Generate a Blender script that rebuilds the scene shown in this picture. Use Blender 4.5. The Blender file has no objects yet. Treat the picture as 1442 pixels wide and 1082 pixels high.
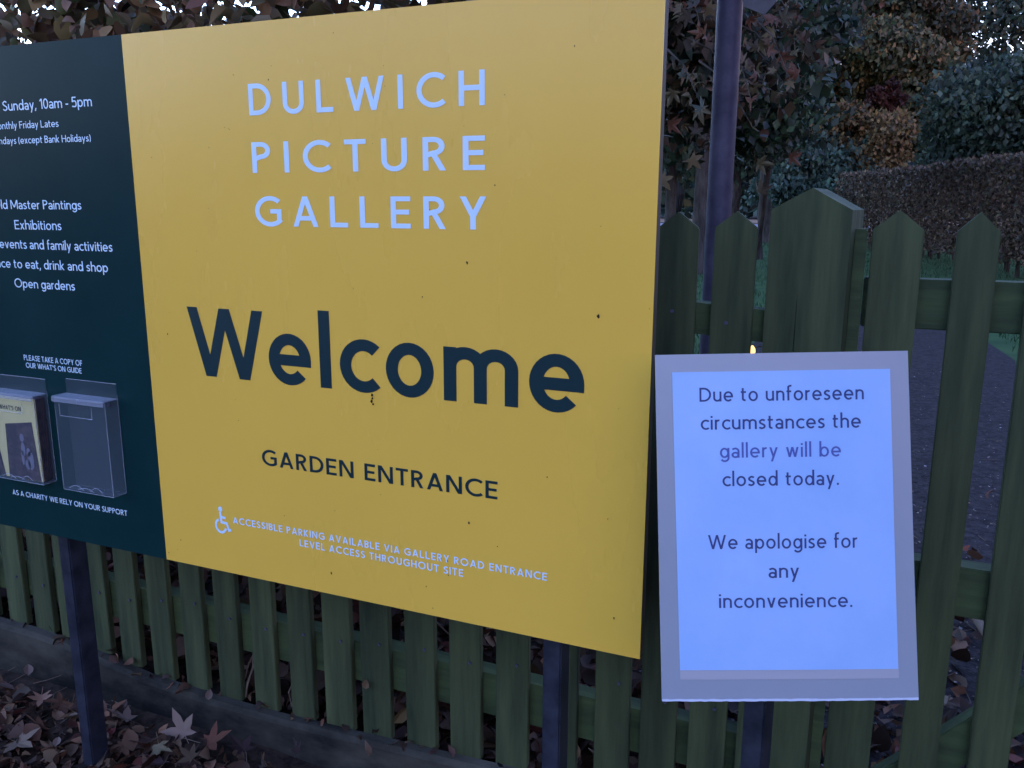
import bpy, math, random
import numpy as np
from mathutils import Matrix, Vector
sc = bpy.context.scene
col = sc.collection
R_ = math.radians

# ------------------------------------------------------------------ camera
cam = bpy.data.cameras.new('camera'); camo = bpy.data.objects.new('camera', cam); col.objects.link(camo)
cx = (0.92201078, 0.38714676, 0.00367555)      # camera right in world
cd = (0.08397791, -0.19071236, -0.97804729)    # camera down in world
cf = (-0.37794687, 0.90207881, -0.20835063)    # camera forward in world
M = Matrix(((cx[0], -cd[0], -cf[0], 0), (cx[1], -cd[1], -cf[1], 0), (cx[2], -cd[2], -cf[2], 1.0), (0, 0, 0, 1)))
camo.matrix_world = M
cam.sensor_width = 36; cam.lens = 29.72
cam.clip_start = 0.02; cam.clip_end = 2000
sc.camera = camo
CAMZ = 1.0
# ------------------------------------------------------------------ light
w = bpy.data.worlds.new('World'); sc.world = w; w.use_nodes = True
nt = w.node_tree; nt.nodes.clear()
sky = nt.nodes.new('ShaderNodeTexSky'); sky.sky_type = 'NISHITA'; sky.sun_disc = False
SUN_EL, SUN_AZ = R_(-1.5), R_(290)
sky.sun_elevation = SUN_EL; sky.sun_rotation = SUN_AZ
sky.ozone_density = 3.0; sky.air_density = 1.0; sky.dust_density = 0.3
bg = nt.nodes.new('ShaderNodeBackground'); bg.inputs[1].default_value = 0.15
out = nt.nodes.new('ShaderNodeOutputWorld')
tin = nt.nodes.new('ShaderNodeMix'); tin.data_type = 'RGBA'; tin.blend_type = 'MULTIPLY'; tin.inputs[0].default_value = 1; tin.inputs[7].default_value = (1.36, 1.14, 0.93, 1)   # camera white balance
nt.links.new(sky.outputs[0], tin.inputs[6]); nt.links.new(tin.outputs[2], bg.inputs[0]); nt.links.new(bg.outputs[0], out.inputs[0])
sun = bpy.data.lights.new('afterglow', 'SUN'); sun.energy = 0.004; sun.angle = R_(20); sun.color = (0.55, 0.7, 1.0)
suno = bpy.data.objects.new('afterglow', sun); col.objects.link(suno)
suno.rotation_euler = (R_(62), 0, R_(20))
sc.view_settings.view_transform = 'Standard'; sc.view_settings.look = 'None'
sc.view_settings.gamma = 1; sc.view_settings.use_curve_mapping = False
sc.view_settings.exposure = 6.84
sc.cycles.max_bounces = 6; sc.cycles.transparent_max_bounces = 12

# ------------------------------------------------------------------ helpers
def tag(o, label=None, cat=None, group=None, kind=None):
    if label: o['label'] = label
    if cat: o['category'] = cat
    if group: o['group'] = group
    if kind: o['kind'] = kind
    return o
def empty(name, loc=(0, 0, 0), rz=0):
    o = bpy.data.objects.new(name, None); col.objects.link(o); o.location = loc; o.rotation_euler = (0, 0, rz)
    o.empty_display_size = 0.05
    return o
def link(name, me, parent=None, loc=None, rot=None):
    o = bpy.data.objects.new(name, me); col.objects.link(o)
    if parent: o.parent = parent
    if loc is not None: o.location = loc
    if rot is not None: o.rotation_euler = rot
    return o
def mesh(name, vs, fs, mat, tint=None, smooth=False):
    me = bpy.data.meshes.new(name)
    me.from_pydata([tuple(v) for v in vs], [], [tuple(f) for f in fs]); me.materials.append(mat)
    if tint is not None:
        a = me.color_attributes.new('tint', 'FLOAT_COLOR', 'POINT')
        a.data.foreach_set('color', np.asarray(tint, np.float32).ravel())
    if smooth: me.polygons.foreach_set('use_smooth', [True] * len(me.polygons))
    me.update(); return me
class MB:
    def __init__(s): s.v = []; s.f = []
    def box(s, a, b):
        n = len(s.v); x0, y0, z0 = a; x1, y1, z1 = b
        s.v += [(x0, y0, z0), (x1, y0, z0), (x1, y1, z0), (x0, y1, z0), (x0, y0, z1), (x1, y0, z1), (x1, y1, z1), (x0, y1, z1)]
        s.f += [(n, n+3, n+2, n+1), (n+4, n+5, n+6, n+7), (n, n+1, n+5, n+4), (n+1, n+2, n+6, n+5), (n+2, n+3, n+7, n+6), (n+3, n, n+4, n+7)]
        return s
    def prism(s, pts, y0, y1):            # polygon in XZ (counter-clockwise seen from -Y), pushed along Y
        n = len(s.v); k = len(pts)
        s.v += [(x, y0, z) for x, z in pts] + [(x, y1, z) for x, z in pts]
        s.f += [tuple(n+i for i in range(k)), tuple(n+k+i for i in reversed(range(k)))]
        s.f += [(n+(i+1) % k, n+i, n+k+i, n+k+(i+1) % k) for i in range(k)]
        return s
    def tube(s, path, rad, seg=10, caps=True):
        path = [Vector(p) for p in path]; n0 = len(s.v)
        rads = rad if isinstance(rad, (list, tuple)) else [rad] * len(path)
        for i, p in enumerate(path):
            d = (path[min(i+1, len(path)-1)] - path[max(i-1, 0)]).normalized()
            u = d.cross(Vector((0, 0, 1)));
            if u.length < 1e-3: u = Vector((1, 0, 0))
            u.normalize(); v = d.cross(u)
            for k in range(seg):
                a = 2*math.pi*k/seg; s.v.append(tuple(p + (u*math.cos(a) + v*math.sin(a))*rads[i]))
        for i in range(len(path)-1):
            for k in range(seg):
                a = n0+i*seg+k; b = n0+i*seg+(k+1) % seg; s.f.append((a, b, b+seg, a+seg))
        if caps:
            s.f.append(tuple(n0+k for k in range(seg))); s.f.append(tuple(n0+(len(path)-1)*seg+k for k in reversed(range(seg))))
        return s
    def me(s, name, mat, smooth=False, bevel=0):
        m = mesh(name, s.v, s.f, mat, smooth=smooth)
        if bevel:
            import bmesh
            b = bmesh.new(); b.from_mesh(m)
            es = [e for e in b.edges if len(e.link_faces) == 2 and e.calc_face_angle(0) > 0.6]
            bmesh.ops.bevel(b, geom=es, offset=bevel, segments=2, affect='EDGES', clamp_overlap=True)
            b.normal_update(); b.to_mesh(m); b.free()
        return m

# ------------------------------------------------------------------ materials
def mat(name, color, rough=0.6, spec=0.5, metal=0, **k):
    m = bpy.data.materials.new(name); m.use_nodes = True; t = m.node_tree; b = t.nodes['Principled BSDF']
    b.inputs['Base Color'].default_value = (*color, 1); b.inputs['Roughness'].default_value = rough
    b.inputs['Specular IOR Level'].default_value = spec; b.inputs['Metallic'].default_value = metal
    return m, t, b
def noise_mix(t, b, c1, c2, scale, detail=6, stretch=(1, 1, 1), lo=0.35, hi=0.65, bump=0, bscale=None, rough=None, obj_rand=0, coord='Object'):
    N = t.nodes; Lk = t.links
    tc = N.new('ShaderNodeTexCoord'); mp = N.new('ShaderNodeMapping'); mp.inputs['Scale'].default_value = stretch
    Lk.new(tc.outputs[coord], mp.inputs['Vector'])
    src = mp.outputs[0]
    if obj_rand:
        oi = N.new('ShaderNodeObjectInfo'); ad = N.new('ShaderNodeVectorMath'); ad.operation = 'ADD'
        ml = N.new('ShaderNodeMath'); ml.operation = 'MULTIPLY'; ml.inputs[1].default_value = 37.0
        Lk.new(oi.outputs['Random'], ml.inputs[0]); Lk.new(mp.outputs[0], ad.inputs[0]); Lk.new(ml.outputs[0], ad.inputs[1]); src = ad.outputs[0]
    n = N.new('ShaderNodeTexNoise'); n.inputs['Scale'].default_value = scale; n.inputs['Detail'].default_value = detail; n.inputs['Roughness'].default_value = 0.65
    Lk.new(src, n.inputs['Vector'])
    r = N.new('ShaderNodeMapRange'); r.inputs[1].default_value = lo; r.inputs[2].default_value = hi
    Lk.new(n.outputs[0], r.inputs[0])
    mx = N.new('ShaderNodeMix'); mx.data_type = 'RGBA'; mx.inputs[6].default_value = (*c1, 1); mx.inputs[7].default_value = (*c2, 1)
    Lk.new(r.outputs[0], mx.inputs[0]); res = mx.outputs[2]
    if obj_rand:
        hs = N.new('ShaderNodeHueSaturation'); mr = N.new('ShaderNodeMapRange'); mr.inputs[3].default_value = 1-obj_rand; mr.inputs[4].default_value = 1+obj_rand
        Lk.new(oi.outputs['Random'], mr.inputs[0]); Lk.new(mr.outputs[0], hs.inputs['Value']); Lk.new(res, hs.inputs['Color']); res = hs.outputs[0]
    Lk.new(res, b.inputs['Base Color'])
    if bump:
        n2 = N.new('ShaderNodeTexNoise'); n2.inputs['Scale'].default_value = bscale or scale*3; n2.inputs['Detail'].default_value = 8
        Lk.new(src, n2.inputs['Vector']); bp = N.new('ShaderNodeBump'); bp.inputs['Strength'].default_value = bump; bp.inputs['Distance'].default_value = 0.002
        Lk.new(n2.outputs[0], bp.inputs['Height']); Lk.new(bp.outputs[0], b.inputs['Normal'])
    return res
# sign paints
def GRIME(t, b):
    """faint rain streaks and dull patches in the gloss of the painted face"""
    N = t.nodes; tc = N.new('ShaderNodeTexCoord'); mp = N.new('ShaderNodeMapping'); mp.inputs['Scale'].default_value = (4, 1, 1.2)
    n = N.new('ShaderNodeTexNoise'); n.inputs['Scale'].default_value = 3; n.inputs['Detail'].default_value = 5
    r = N.new('ShaderNodeMapRange'); r.inputs[1].default_value = .3; r.inputs[2].default_value = .7; r.inputs[3].default_value = .25; r.inputs[4].default_value = .29
    t.links.new(tc.outputs['Object'], mp.inputs[0]); t.links.new(mp.outputs[0], n.inputs[0]); t.links.new(n.outputs[0], r.inputs[0]); t.links.new(r.outputs[0], b.inputs['Roughness'])
YEL, t, b = mat('yellow_panel', (0.62, 0.40, 0.085), 0.27, 0.48)
noise_mix(t, b, (0.71, 0.425, 0.056), (0.745, 0.448, 0.060), 2.2)
GRIME(t, b)
GRN, t, b = mat('dark_green_panel', (0.012, 0.045, 0.055), 0.30, 0.07)
noise_mix(t, b, (0.004, 0.023, 0.024), (0.006, 0.029, 0.030), 6, bump=0.03, bscale=900)
WHT, t, b = mat('pale_vinyl', (0.54, 0.70, 0.80), 0.45)
DKT, t, b = mat('dark_vinyl', (0.006, 0.026, 0.030), 0.4, .3)
EDGE, t, b = mat('board_edge', (0.055, 0.04, 0.02), 0.7)
POSTM, t, b = mat('painted_steel', (0.03, 0.04, 0.07), 0.38, 0.5)
noise_mix(t, b, (0.009, 0.012, 0.020), (0.030, 0.034, 0.048), 30, bump=0.15, bscale=200)
POLEM, t, b = mat('galvanised_steel', (0.10, 0.11, 0.17), 0.38, 0.6, 0.4)
noise_mix(t, b, (0.05, 0.052, 0.085), (0.10, 0.10, 0.15), 14, bump=0.2, bscale=160)
# fence timber
WOOD, t, b = mat('green_stained_timber', (0.07, 0.09, 0.05), 0.8, 0.25)
noise_mix(t, b, (0.015, 0.025, 0.011), (0.074, 0.094, 0.038), 26, stretch=(1, 1, 0.08), lo=0.3, hi=0.72, bump=0.9, bscale=70, obj_rand=0.16)
RAILW, t, b = mat('green_stained_rail', (0.07, 0.09, 0.05), 0.8, 0.25)
noise_mix(t, b, (0.018, 0.032, 0.014), (0.068, 0.100, 0.036), 26, stretch=(0.10, 1, 1), lo=0.3, hi=0.72, bump=0.9, bscale=70, obj_rand=0.08)
BOARD, t, b = mat('weathered_gravel_board', (0.06, 0.06, 0.055), 0.9, 0.2)
noise_mix(t, b, (0.007, 0.008, 0.007), (0.10, 0.095, 0.072), 7, detail=10, stretch=(0.5, 1, 1), lo=0.40, hi=0.80, bump=1.0, bscale=40)
# ground
SOIL, t, b = mat('soil', (0.03, 0.022, 0.017), 0.95, 0.1)
noise_mix(t, b, (0.014, 0.010, 0.008), (0.06, 0.042, 0.03), 40, lo=0.35, hi=0.7, bump=1.0, bscale=120)
LAWN, t, b = mat('lawn_soil', (0.03, 0.07, 0.025), 0.9, 0.1)
noise_mix(t, b, (0.018, 0.05, 0.018), (0.045, 0.09, 0.03), 3, lo=0.3, hi=0.7, bump=0.6, bscale=60)
GRASS, t, b = mat('grass', (0.035, 0.085, 0.03), 0.8, 0.1)
ASPH, t, b = mat('asphalt', (0.07, 0.07, 0.085), 0.85, 0.15)
noise_mix(t, b, (0.007, 0.006, 0.007), (0.040, 0.033, 0.034), 45, detail=10, lo=0.40, hi=0.68, bump=1.0, bscale=160)
PALEP, t, b = mat('pale_gravel_path', (.2, .2, .22), .9, .1)
noise_mix(t, b, (.15, .145, .16), (.30, .29, .33), 1.2)
TANL, t, b = mat('leaf_strewn_verge', (.2, .13, .09), .95, .1)
noise_mix(t, b, (.13, .09, .05), (.34, .22, .15), .9)
BLOCKM, t, b = mat('horizon_block_green', (.03, .05, .03), .95, .1)
noise_mix(t, b, (.02, .03, .018), (.06, .08, .045), .8)
BARK, t, b = mat('bark', (0.035, 0.03, 0.026), 0.95, 0.1)
noise_mix(t, b, (0.018, 0.016, 0.014), (0.07, 0.06, 0.05), 10, stretch=(1, 1, 0.25), bump=1.0, bscale=30)
TWIG, t, b = mat('twig', (0.12, 0.09, 0.065), 0.9, 0.1)
DIRT, t, b = mat('dirt_speck', (0.03, 0.02, 0.012), 0.9, 0.1)
# leaves: colour of every leaf is stored on the leaf (its own pigment)
def leafmat(name, rough=0.6, transl=0.25):
    m, t, b = mat(name, (0.1, 0.1, 0.05), rough, 0.3)
    a = t.nodes.new('ShaderNodeAttribute'); a.attribute_name = 'tint'
    t.links.new(a.outputs['Color'], b.inputs['Base Color'])
    tr = t.nodes.new('ShaderNodeBsdfTranslucent'); t.links.new(a.outputs['Color'], tr.inputs['Color'])
    mx = t.nodes.new('ShaderNodeMixShader'); mx.inputs[0].default_value = transl
    o = t.nodes['Material Output']; t.links.new(b.outputs[0], mx.inputs[1]); t.links.new(tr.outputs[0], mx.inputs[2]); t.links.new(mx.outputs[0], o.inputs['Surface'])
    return m
LEAF = leafmat('leaf'); DRY = leafmat('dry_leaf', 0.75, 0.12)
# plastics
def clear_mat(name, color, alpha, rough=0.08):
    m, t, b = mat(name, color, rough, 0.5)
    tr = t.nodes.new('ShaderNodeBsdfTransparent'); mx = t.nodes.new('ShaderNodeMixShader'); lw = t.nodes.new('ShaderNodeLayerWeight'); lw.inputs[0].default_value = .12; fr = t.nodes.new('ShaderNodeMath'); fr.operation = 'MULTIPLY'; fr.inputs[1].default_value = .5; t.links.new(lw.outputs[1], fr.inputs[0])
    ad = t.nodes.new('ShaderNodeMath'); ad.operation = 'ADD'; ad.inputs[1].default_value = alpha; ad.use_clamp = True
    t.links.new(fr.outputs[0], ad.inputs[0]); t.links.new(ad.outputs[0], mx.inputs[0]); t.links.new(tr.outputs[0], mx.inputs[1]); t.links.new(b.outputs[0], mx.inputs[2])
    t.links.new(mx.outputs[0], t.nodes['Material Output'].inputs['Surface']); return m
ACR = clear_mat('clear_acrylic', (0.20, 0.23, 0.27), 0.02)
FLAP = clear_mat('acrylic_flap', (0.45, 0.5, 0.58), 0.16, .12)
ACRE = clear_mat('acrylic_edge_glint', (0.55, 0.6, 0.68), 0.22)
POUCH = clear_mat('laminate_film', (0.31, 0.345, 0.385), 0.86, 0.3)
FILM, t, b = mat('sealed_edge_highlight', (.55, .60, .70), .25, .6)
PAPER, t, b = mat('bluish_white_paper', (0.28, 0.48, 0.86), 0.5, 0.4)
noise_mix(t, b, (0.28, 0.46, 0.74), (0.34, 0.51, 0.80), 7, bump=.6, bscale=9)
BACK, t, b = mat('grey_backing_paper', (0.36, 0.36, 0.38), 0.7)
INK, t, b = mat('faded_blue_black_ink', (0.03, 0.045, 0.16), 0.7)
INKF, t, b = mat('faded_ink_light', (0.07, 0.10, 0.33), 0.7)
LEAFLET, t, b = mat('leaflet_card', (0.55, 0.50, 0.22), 0.5)
PICT, t, b = mat('leaflet_picture', (0.03, 0.02, 0.03), 0.5)
noise_mix(t, b, (0.012, 0.01, 0.02), (0.07, 0.045, 0.05), 60, lo=0.4, hi=0.7)
PALE, t, b = mat('pale_print', (0.13, 0.13, 0.18), 0.5)

# ------------------------------------------------------------------ stroke lettering
def arc(cx_, cy, rx, ry, a0, a1, n=22):
    return [(cx_+rx*math.cos(R_(a0+(a1-a0)*i/n)), cy+ry*math.sin(R_(a0+(a1-a0)*i/n))) for i in range(n+1)]
def spl(pts, n=7):
    P = [pts[0]]+list(pts)+[pts[-1]]; o = []
    for i in range(1, len(P)-2):
        p0, p1, p2, p3 = P[i-1:i+3]
        for k in range(n):
            u = k/n; o.append(tuple(0.5*((2*p1[j])+(-p0[j]+p2[j])*u+(2*p0[j]-5*p1[j]+4*p2[j]-p3[j])*u*u+(-p0[j]+3*p1[j]-3*p2[j]+p3[j])*u**3) for j in (0, 1)))
    o.append(pts[-1]); return o
def ribbon(pts, hw):
    prs = []
    n = len(pts); closed = n > 3 and math.dist(pts[0], pts[-1]) < 1e-6
    for i in range(n):
        a = pts[i-1] if i else (pts[-2] if closed else pts[0]); b_ = pts[i]; c = pts[i+1] if i < n-1 else (pts[1] if closed else pts[-1])
        d1 = (b_[0]-a[0], b_[1]-a[1]); d2 = (c[0]-b_[0], c[1]-b_[1])
        l1 = math.hypot(*d1); l2 = math.hypot(*d2)
        if l1 < 1e-9: d1, l1 = d2, l2
        if l2 < 1e-9: d2, l2 = d1, l1
        d1 = (d1[0]/l1, d1[1]/l1); d2 = (d2[0]/l2, d2[1]/l2)
        nx, ny = -(d1[1]+d2[1]), d1[0]+d2[0]; l = math.hypot(nx, ny) or 1; nx /= l; ny /= l
        k = hw/max(0.35, nx*-d1[1]+ny*d1[0])
        prs.append(((b_[0]+nx*k, b_[1]+ny*k), (b_[0]-nx*k, b_[1]-ny*k)))
    return prs
def diag(x0, y0, x1, y1, t):          # slanted stroke with level ends
    L_ = math.hypot(x1-x0, y1-y0); hw = t/2*L_/abs(y1-y0)
    return [((x0-hw, y0), (x0+hw, y0)), ((x1-hw, y1), (x1+hw, y1))]
def glyph(c, t, xh, asc, s=1.0):
    h = t/2; S = lambda *p: ribbon(list(p), h); A = lambda *a: ribbon(arc(*a), h); D = lambda a, b_, c_, d: diag(a, b_, c_, d, t)
    de = -0.30
    def bowl(x0, x1, y0=0, y1=None):
        y1 = xh if y1 is None else y1
        return A((x0+x1)/2, (y0+y1)/2, (x1-x0)/2-h, (y1-y0)/2-h+0.012, 0, 360, 32)
    def arch(x0, x1):
        rx = (x1-x0)/2-h; ry = rx*0.95
        p = arc((x0+x1)/2, xh-h-ry+0.01, rx, ry, 178, 0, 14)+[(x1-h, 0)]
        return ribbon(p, h)
    if c == ' ': return 0.30, []
    if c == 'A': w_ = .80; hw = t*.56; return w_, [D(hw, 0, w_/2-.0, 1), D(w_-hw, 0, w_/2+.0, 1), S((.19, .28), (w_-.19, .28))]
    if c == 'B': w_ = .58; return w_, [S((h, 0), (h, 1)), ribbon([(h, 1-h), (.28, 1-h)]+arc(.28, .755, .22, .245-h, 90, -90, 12)+[(h, .51)], h), ribbon([(h, .51), (.30, .51)]+arc(.30, .255+h/2, w_-.30-h, .255-h/2, 90, -90, 14)+[(h, h)], h)]
    if c == 'C': w_ = .80; return w_, [A(.5, .5, .5-h, .5-h+.012, 47, 313, 30)]
    if c == 'D': w_ = .76; return w_, [S((h, 0), (h, 1)), ribbon([(h, 1-h), (.28, 1-h)]+arc(.28, .5, w_-.28-h, .5-h, 88, -88, 22)+[(.28, h), (h, h)], h)]
    if c in 'EF':
        w_ = .56 if c == 'E' else .52; o = [S((h, 0), (h, 1)), S((h, 1-h), (w_, 1-h)), S((h, .51), (w_-.04, .51))]
        return w_, o+([S((h, h), (w_, h))] if c == 'E' else [])
    if c == 'G': w_ = .86; return w_, [A(.5, .5, .5-h, .5-h+.012, 47, 322, 30), S((.50, .50), (w_, .50)), S((w_-h, .50), (w_-h, .13))]
    if c == 'H': w_ = .72; return w_, [S((h, 0), (h, 1)), S((w_-h, 0), (w_-h, 1)), S((h, .51), (w_-h, .51))]
    if c == 'I': return t, [S((h, 0), (h, 1))]
    if c == 'K': w_ = .64; return w_, [S((h, 0), (h, 1)), D(h+.06, .50, w_-t*.75, 1), D(w_-t*.68, 0, h+.08, .56)]
    if c == 'L': w_ = .54; return w_, [S((h, 0), (h, 1)), S((h, h), (w_, h))]
    if c == 'M': w_ = .90; return w_, [S((h, 0), (h, 1)), S((w_-h, 0), (w_-h, 1)), D(w_/2, .18, t*.62, 1), D(w_/2, .18, w_-t*.62, 1)]
    if c == 'N': w_ = .76; return w_, [S((h, 0), (h, 1)), S((w_-h, 0), (w_-h, 1)), D(w_-t*.66, 0, t*.66, 1)]
    if c == 'O': w_ = .98; return w_, [A(w_/2, .5, w_/2-h, .5-h+.012, 0, 360, 40)]
    if c in 'PR':
        w_ = .58; o = [S((h, 0), (h, 1)), ribbon([(h, 1-h), (.29, 1-h)]+arc(.29, .725, w_-.29-h, .275-h, 90, -90, 14)+[(h, .45)], h)]
        if c == 'R': w_ = .62; o.append(D(w_-t*.62, 0, .30, .46))
        return w_, o
    if c == 'S': w_ = .56; return w_, [ribbon(spl([(w_-.05, .84), (w_*.55, 1-h+.01), (h+.02, .80), (h+.03, .66), (w_*.5, .51), (w_-h-.01, .36), (w_-h-.02, .17), (w_*.47, h-.01), (.03, .17)]), h)]
    if c == 'T': w_ = .62; return w_, [S((0, 1-h), (w_, 1-h)), S((w_/2, 0), (w_/2, 1))]
    if c == 'U': w_ = .70; r = w_/2-h; return w_, [ribbon([(h, 1), (h, r+h)]+arc(w_/2, r+h-.01, r, r, 180, 360, 18)+[(w_-h, 1)], h)]
    if c == 'V': w_ = .74; q = t*.55; return w_, [D(w_/2, 0, q, 1), D(w_/2, 0, w_-q, 1)]
    if c == 'W': w_ = 1.19; q = t*.55; return w_, [D(.33, 0, q, 1), D(.33, 0, w_/2, 1), D(w_-.33, 0, w_/2, 1), D(w_-.33, 0, w_-q, 1)]
    if c == 'Y': w_ = .72; q = t*.6; return w_, [S((w_/2, 0), (w_/2, .44)), D(w_/2, .40, q, 1), D(w_/2, .40, w_-q, 1)]
    if c == 'a': w_ = .50; return w_, [ribbon(spl([(.05, xh-.12), (.14, xh-h-.01), (.28, xh-h+.01), (w_-h-.02, xh-.16), (w_-h, xh*.6)])+[(w_-h, 0)], h), A(w_/2-.01, xh*.285, w_/2-h-.0, xh*.285-h+.02, 0, 360, 26)]
    if c == 'b': w_ = .60; return w_, [S((h, 0), (h, asc)), bowl(0.02, w_)]
    if c == 'c': w_ = .50; return w_, [A(xh*.47, xh/2, xh*.47-h, xh/2-h+.012, 48, 312, 26)]
    if c == 'd': w_ = .60; return w_, [S((w_-h, 0), (w_-h, asc)), bowl(0, w_-.02)]
    if c == 'e':
        w_ = .62; q = xh/2; return w_, [A(w_/2, q, w_/2-h, q-h+.012, 0, 316, 30), S((h, q-.01), (w_-h, q-.01)), S((w_-h, q+.01), (w_-h-.003, q-.01-h))]
    if c == 'f': w_ = .33; return w_, [ribbon(arc(.30, asc-.15, .18, .15-h+.01, 80, 180, 8)+[(.12, 0)], h), S((0, xh-h), (w_-.02, xh-h))]
    if c == 'g': w_ = .60; return w_, [bowl(0, w_-.02), ribbon([(w_-h, xh), (w_-h, 0)]+arc(w_/2, 0, w_/2-h, .30-h, 0, -150, 16), h)]
    if c in 'hn': w_ = .54; return w_, [S((h, 0), (h, asc if c == 'h' else xh)), arch(0, w_)]
    if c == 'i': return t, [S((h, 0), (h, xh)), S((h, xh+.13), (h, xh+.13+t*1.05))]
    if c == 'k': w_ = .52; return w_, [S((h, 0), (h, asc)), D(h+.05, xh*.46, w_-t*.8, xh), D(w_-t*.72, 0, h+.09, xh*.56)]
    if c == 'l': return t, [S((h, 0), (h, asc))]
    if c == 'm': w_ = .90; return w_, [S((h, 0), (h, xh)), arch(0, w_/2+h), arch(w_/2-h, w_)]
    if c == 'o': w_ = .62; return w_, [bowl(0, w_)]
    if c == 'p': w_ = .60; return w_, [S((h, de), (h, xh)), bowl(0.02, w_)]
    if c == 'r': w_ = .32; return w_, [S((h, 0), (h, xh)), ribbon(arc(.27, xh-h-.17, .27-h, .18, 165, 82, 8), h)]
    if c == 's': w_ = .42; k = xh; return w_, [ribbon(spl([(w_-.04, k*.84), (w_*.52, k-h+.01), (h+.01, k*.78), (h+.03, k*.61), (w_*.52, k*.50), (w_-h-.005, k*.36), (w_-h-.02, k*.17), (w_*.45, h-.01), (.02, k*.16)]), h)]
    if c == 't': w_ = .36; return w_, [ribbon([(.13, xh+.22), (.13, .17)]+arc(.27, .17, .14, .17-h, 180, 285, 8), h), S((0, xh-h), (w_-.02, xh-h))]
    if c == 'u': w_ = .54; r = w_/2-h; return w_, [S((w_-h, 0), (w_-h, xh)), ribbon([(h, xh), (h, r+h)]+arc(w_/2, r+h-.01, r, r, 180, 358, 14), h)]
    if c in 'vy':
        w_ = .54; q = t*.55; o = [D(w_/2, 0, q, xh), D(w_/2, 0, w_-q, xh)]
        if c == 'y': o[1] = D(w_/2-.115, de, w_-q, xh)
        return w_, o
    if c == 'w': w_ = .80; q = t*.55; return w_, [D(.23, 0, q, xh), D(.23, 0, w_/2, xh), D(w_-.23, 0, w_/2, xh), D(w_-.23, 0, w_-q, xh)]
    if c == 'x': w_ = .52; q = t*.6; return w_, [D(q, 0, w_-q, xh), D(w_-q, 0, q, xh)]
    if c == '0': w_ = .58; return w_, [A(w_/2, .5, w_/2-h, .5-h+.01, 0, 360, 30)]
    if c == '1': w_ = .34; return w_, [S((w_-h, 0), (w_-h, 1)), D(.05+t*.3, .76, w_-t*.8, 1)]
    if c == '5': w_ = .56; return w_, [S((.08, 1-h), (w_-.06, 1-h)), S((.11, 1-h), (.09, .50)), ribbon(spl([(.09, .52), (.24, .60), (.43, .55), (w_-h, .33), (.44, .09), (.24, h), (.03, .10)]), h)]
    if c == '-': return .30, [S((0, .33), (.30, .33))]
    if c == '.': return t*1.1, [S((h*1.1, 0), (h*1.1, t*1.1))]
    if c == ',': return t*1.3, [D(.02, -.16, t*.8, t*1.1)]
    if c == "'": return t, [S((h, .70), (h, 1))]
    if c == '(': return .22, [A(.32, .42, .28, .62, 125, 235, 14)]
    if c == ')': return .22, [A(-.10, .42, .28, .62, 55, -55, 14)]
    raise ValueError(c)
def lettering(text, x0, x1, z, cap, t, mat_, xf, parent, track=0.12, xh=.68, asc=1.05, space=None, name='lettering', eps=0.00002, split=False):
    """one line of flat letters from x0 to x1 with its baseline at z; xf maps (x, z, lift) to a point"""
    gl = []; x = 0
    for ch in text:
        adv, st = glyph(ch, t, xh, asc)
        if ch == ' ' and space: adv = space
        gl.append((x, st)); x += adv+track-(.07 if ch == 'W' and text == 'Welcome' else 0)      # kerning
    sx = (x1-x0)/(x-track)
    vs = []; fs = []; k = 0; out_ = []
    for gx, st in gl:
        if split:
            if not st: continue
            vs = []; fs = []
        for rb in st:
            n = len(vs); k = (k+1) % 6
            for (a, b_) in rb:
                vs.append(xf(x0+(gx+a[0])*sx, z+a[1]*cap, k*eps)); vs.append(xf(x0+(gx+b_[0])*sx, z+b_[1]*cap, k*eps))
            fs += [(n+2*i, n+2*i+1, n+2*i+3, n+2*i+2) for i in range(len(rb)-1)]
        if split: out_.append(link('letter', mesh('letter', vs, fs, mat_), parent))
    if split: return out_
    return link(name, mesh(name, vs, fs, mat_), parent)

# ------------------------------------------------------------------ leaves
rng = np.random.default_rng(7)
BEECH_V = np.array([(0, 0, 0), (.30, .26, .07), (.34, .55, .09), (.20, .82, .05), (0, 1.02, -.04), (-.20, .82, .05), (-.34, .55, .09), (-.30, .26, .07), (0, .5, -.01)])
BEECH_F = [(8, 0, 1), (8, 1, 2), (8, 2, 3), (8, 3, 4), (8, 4, 5), (8, 5, 6), (8, 6, 7), (8, 7, 0)]
def star(lobes=5):
    v = [(0, 0, 0)]; f = []
    ang = {5: [-50, -8, 90/2+2, 90, 0]}.get(lobes)
    angs = [-25, 32, 90, 148, 205]; ln = [.60, .90, 1.08, .90, .60]
    ring = [(0.03, -.18, 0)]
    for i, (a, l) in enumerate(zip(angs, ln)):
        if i:
            m = (angs[i-1]+a)/2; ring.append((.36*math.cos(R_(m)), .36*math.sin(R_(m)), .03))
        ring.append((l*.60*math.cos(R_(a-17)), l*.60*math.sin(R_(a-17)), .02))
        ring.append((l*math.cos(R_(a)), l*math.sin(R_(a)), -.12*l))
        ring.append((l*.60*math.cos(R_(a+17)), l*.60*math.sin(R_(a+17)), .02))
    ring.append((-.03, -.18, 0))
    v += ring; k = len(ring)
    f = [(0, i+1, i+2) for i in range(k-1)] + [(0, k, 1)]
    v = np.array(v); v[:, 1] += .18; v /= 1.25
    # stalk
    n = len(v); v = np.vstack([v, [(-.012, 0, 0), (.012, 0, 0), (.02, -.4, -.08), (0, -.42, -.08)]]); f.append((n, n+1, n+2, n+3))
    return v, f
STAR_V, STAR_F = star()
CARD_V = np.array([(0, 0, 0), (.35, .45, .12), (0, 1, 0), (-.35, .5, .12)]); CARD_F = [(0, 1, 2), (0, 2, 3)]
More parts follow.
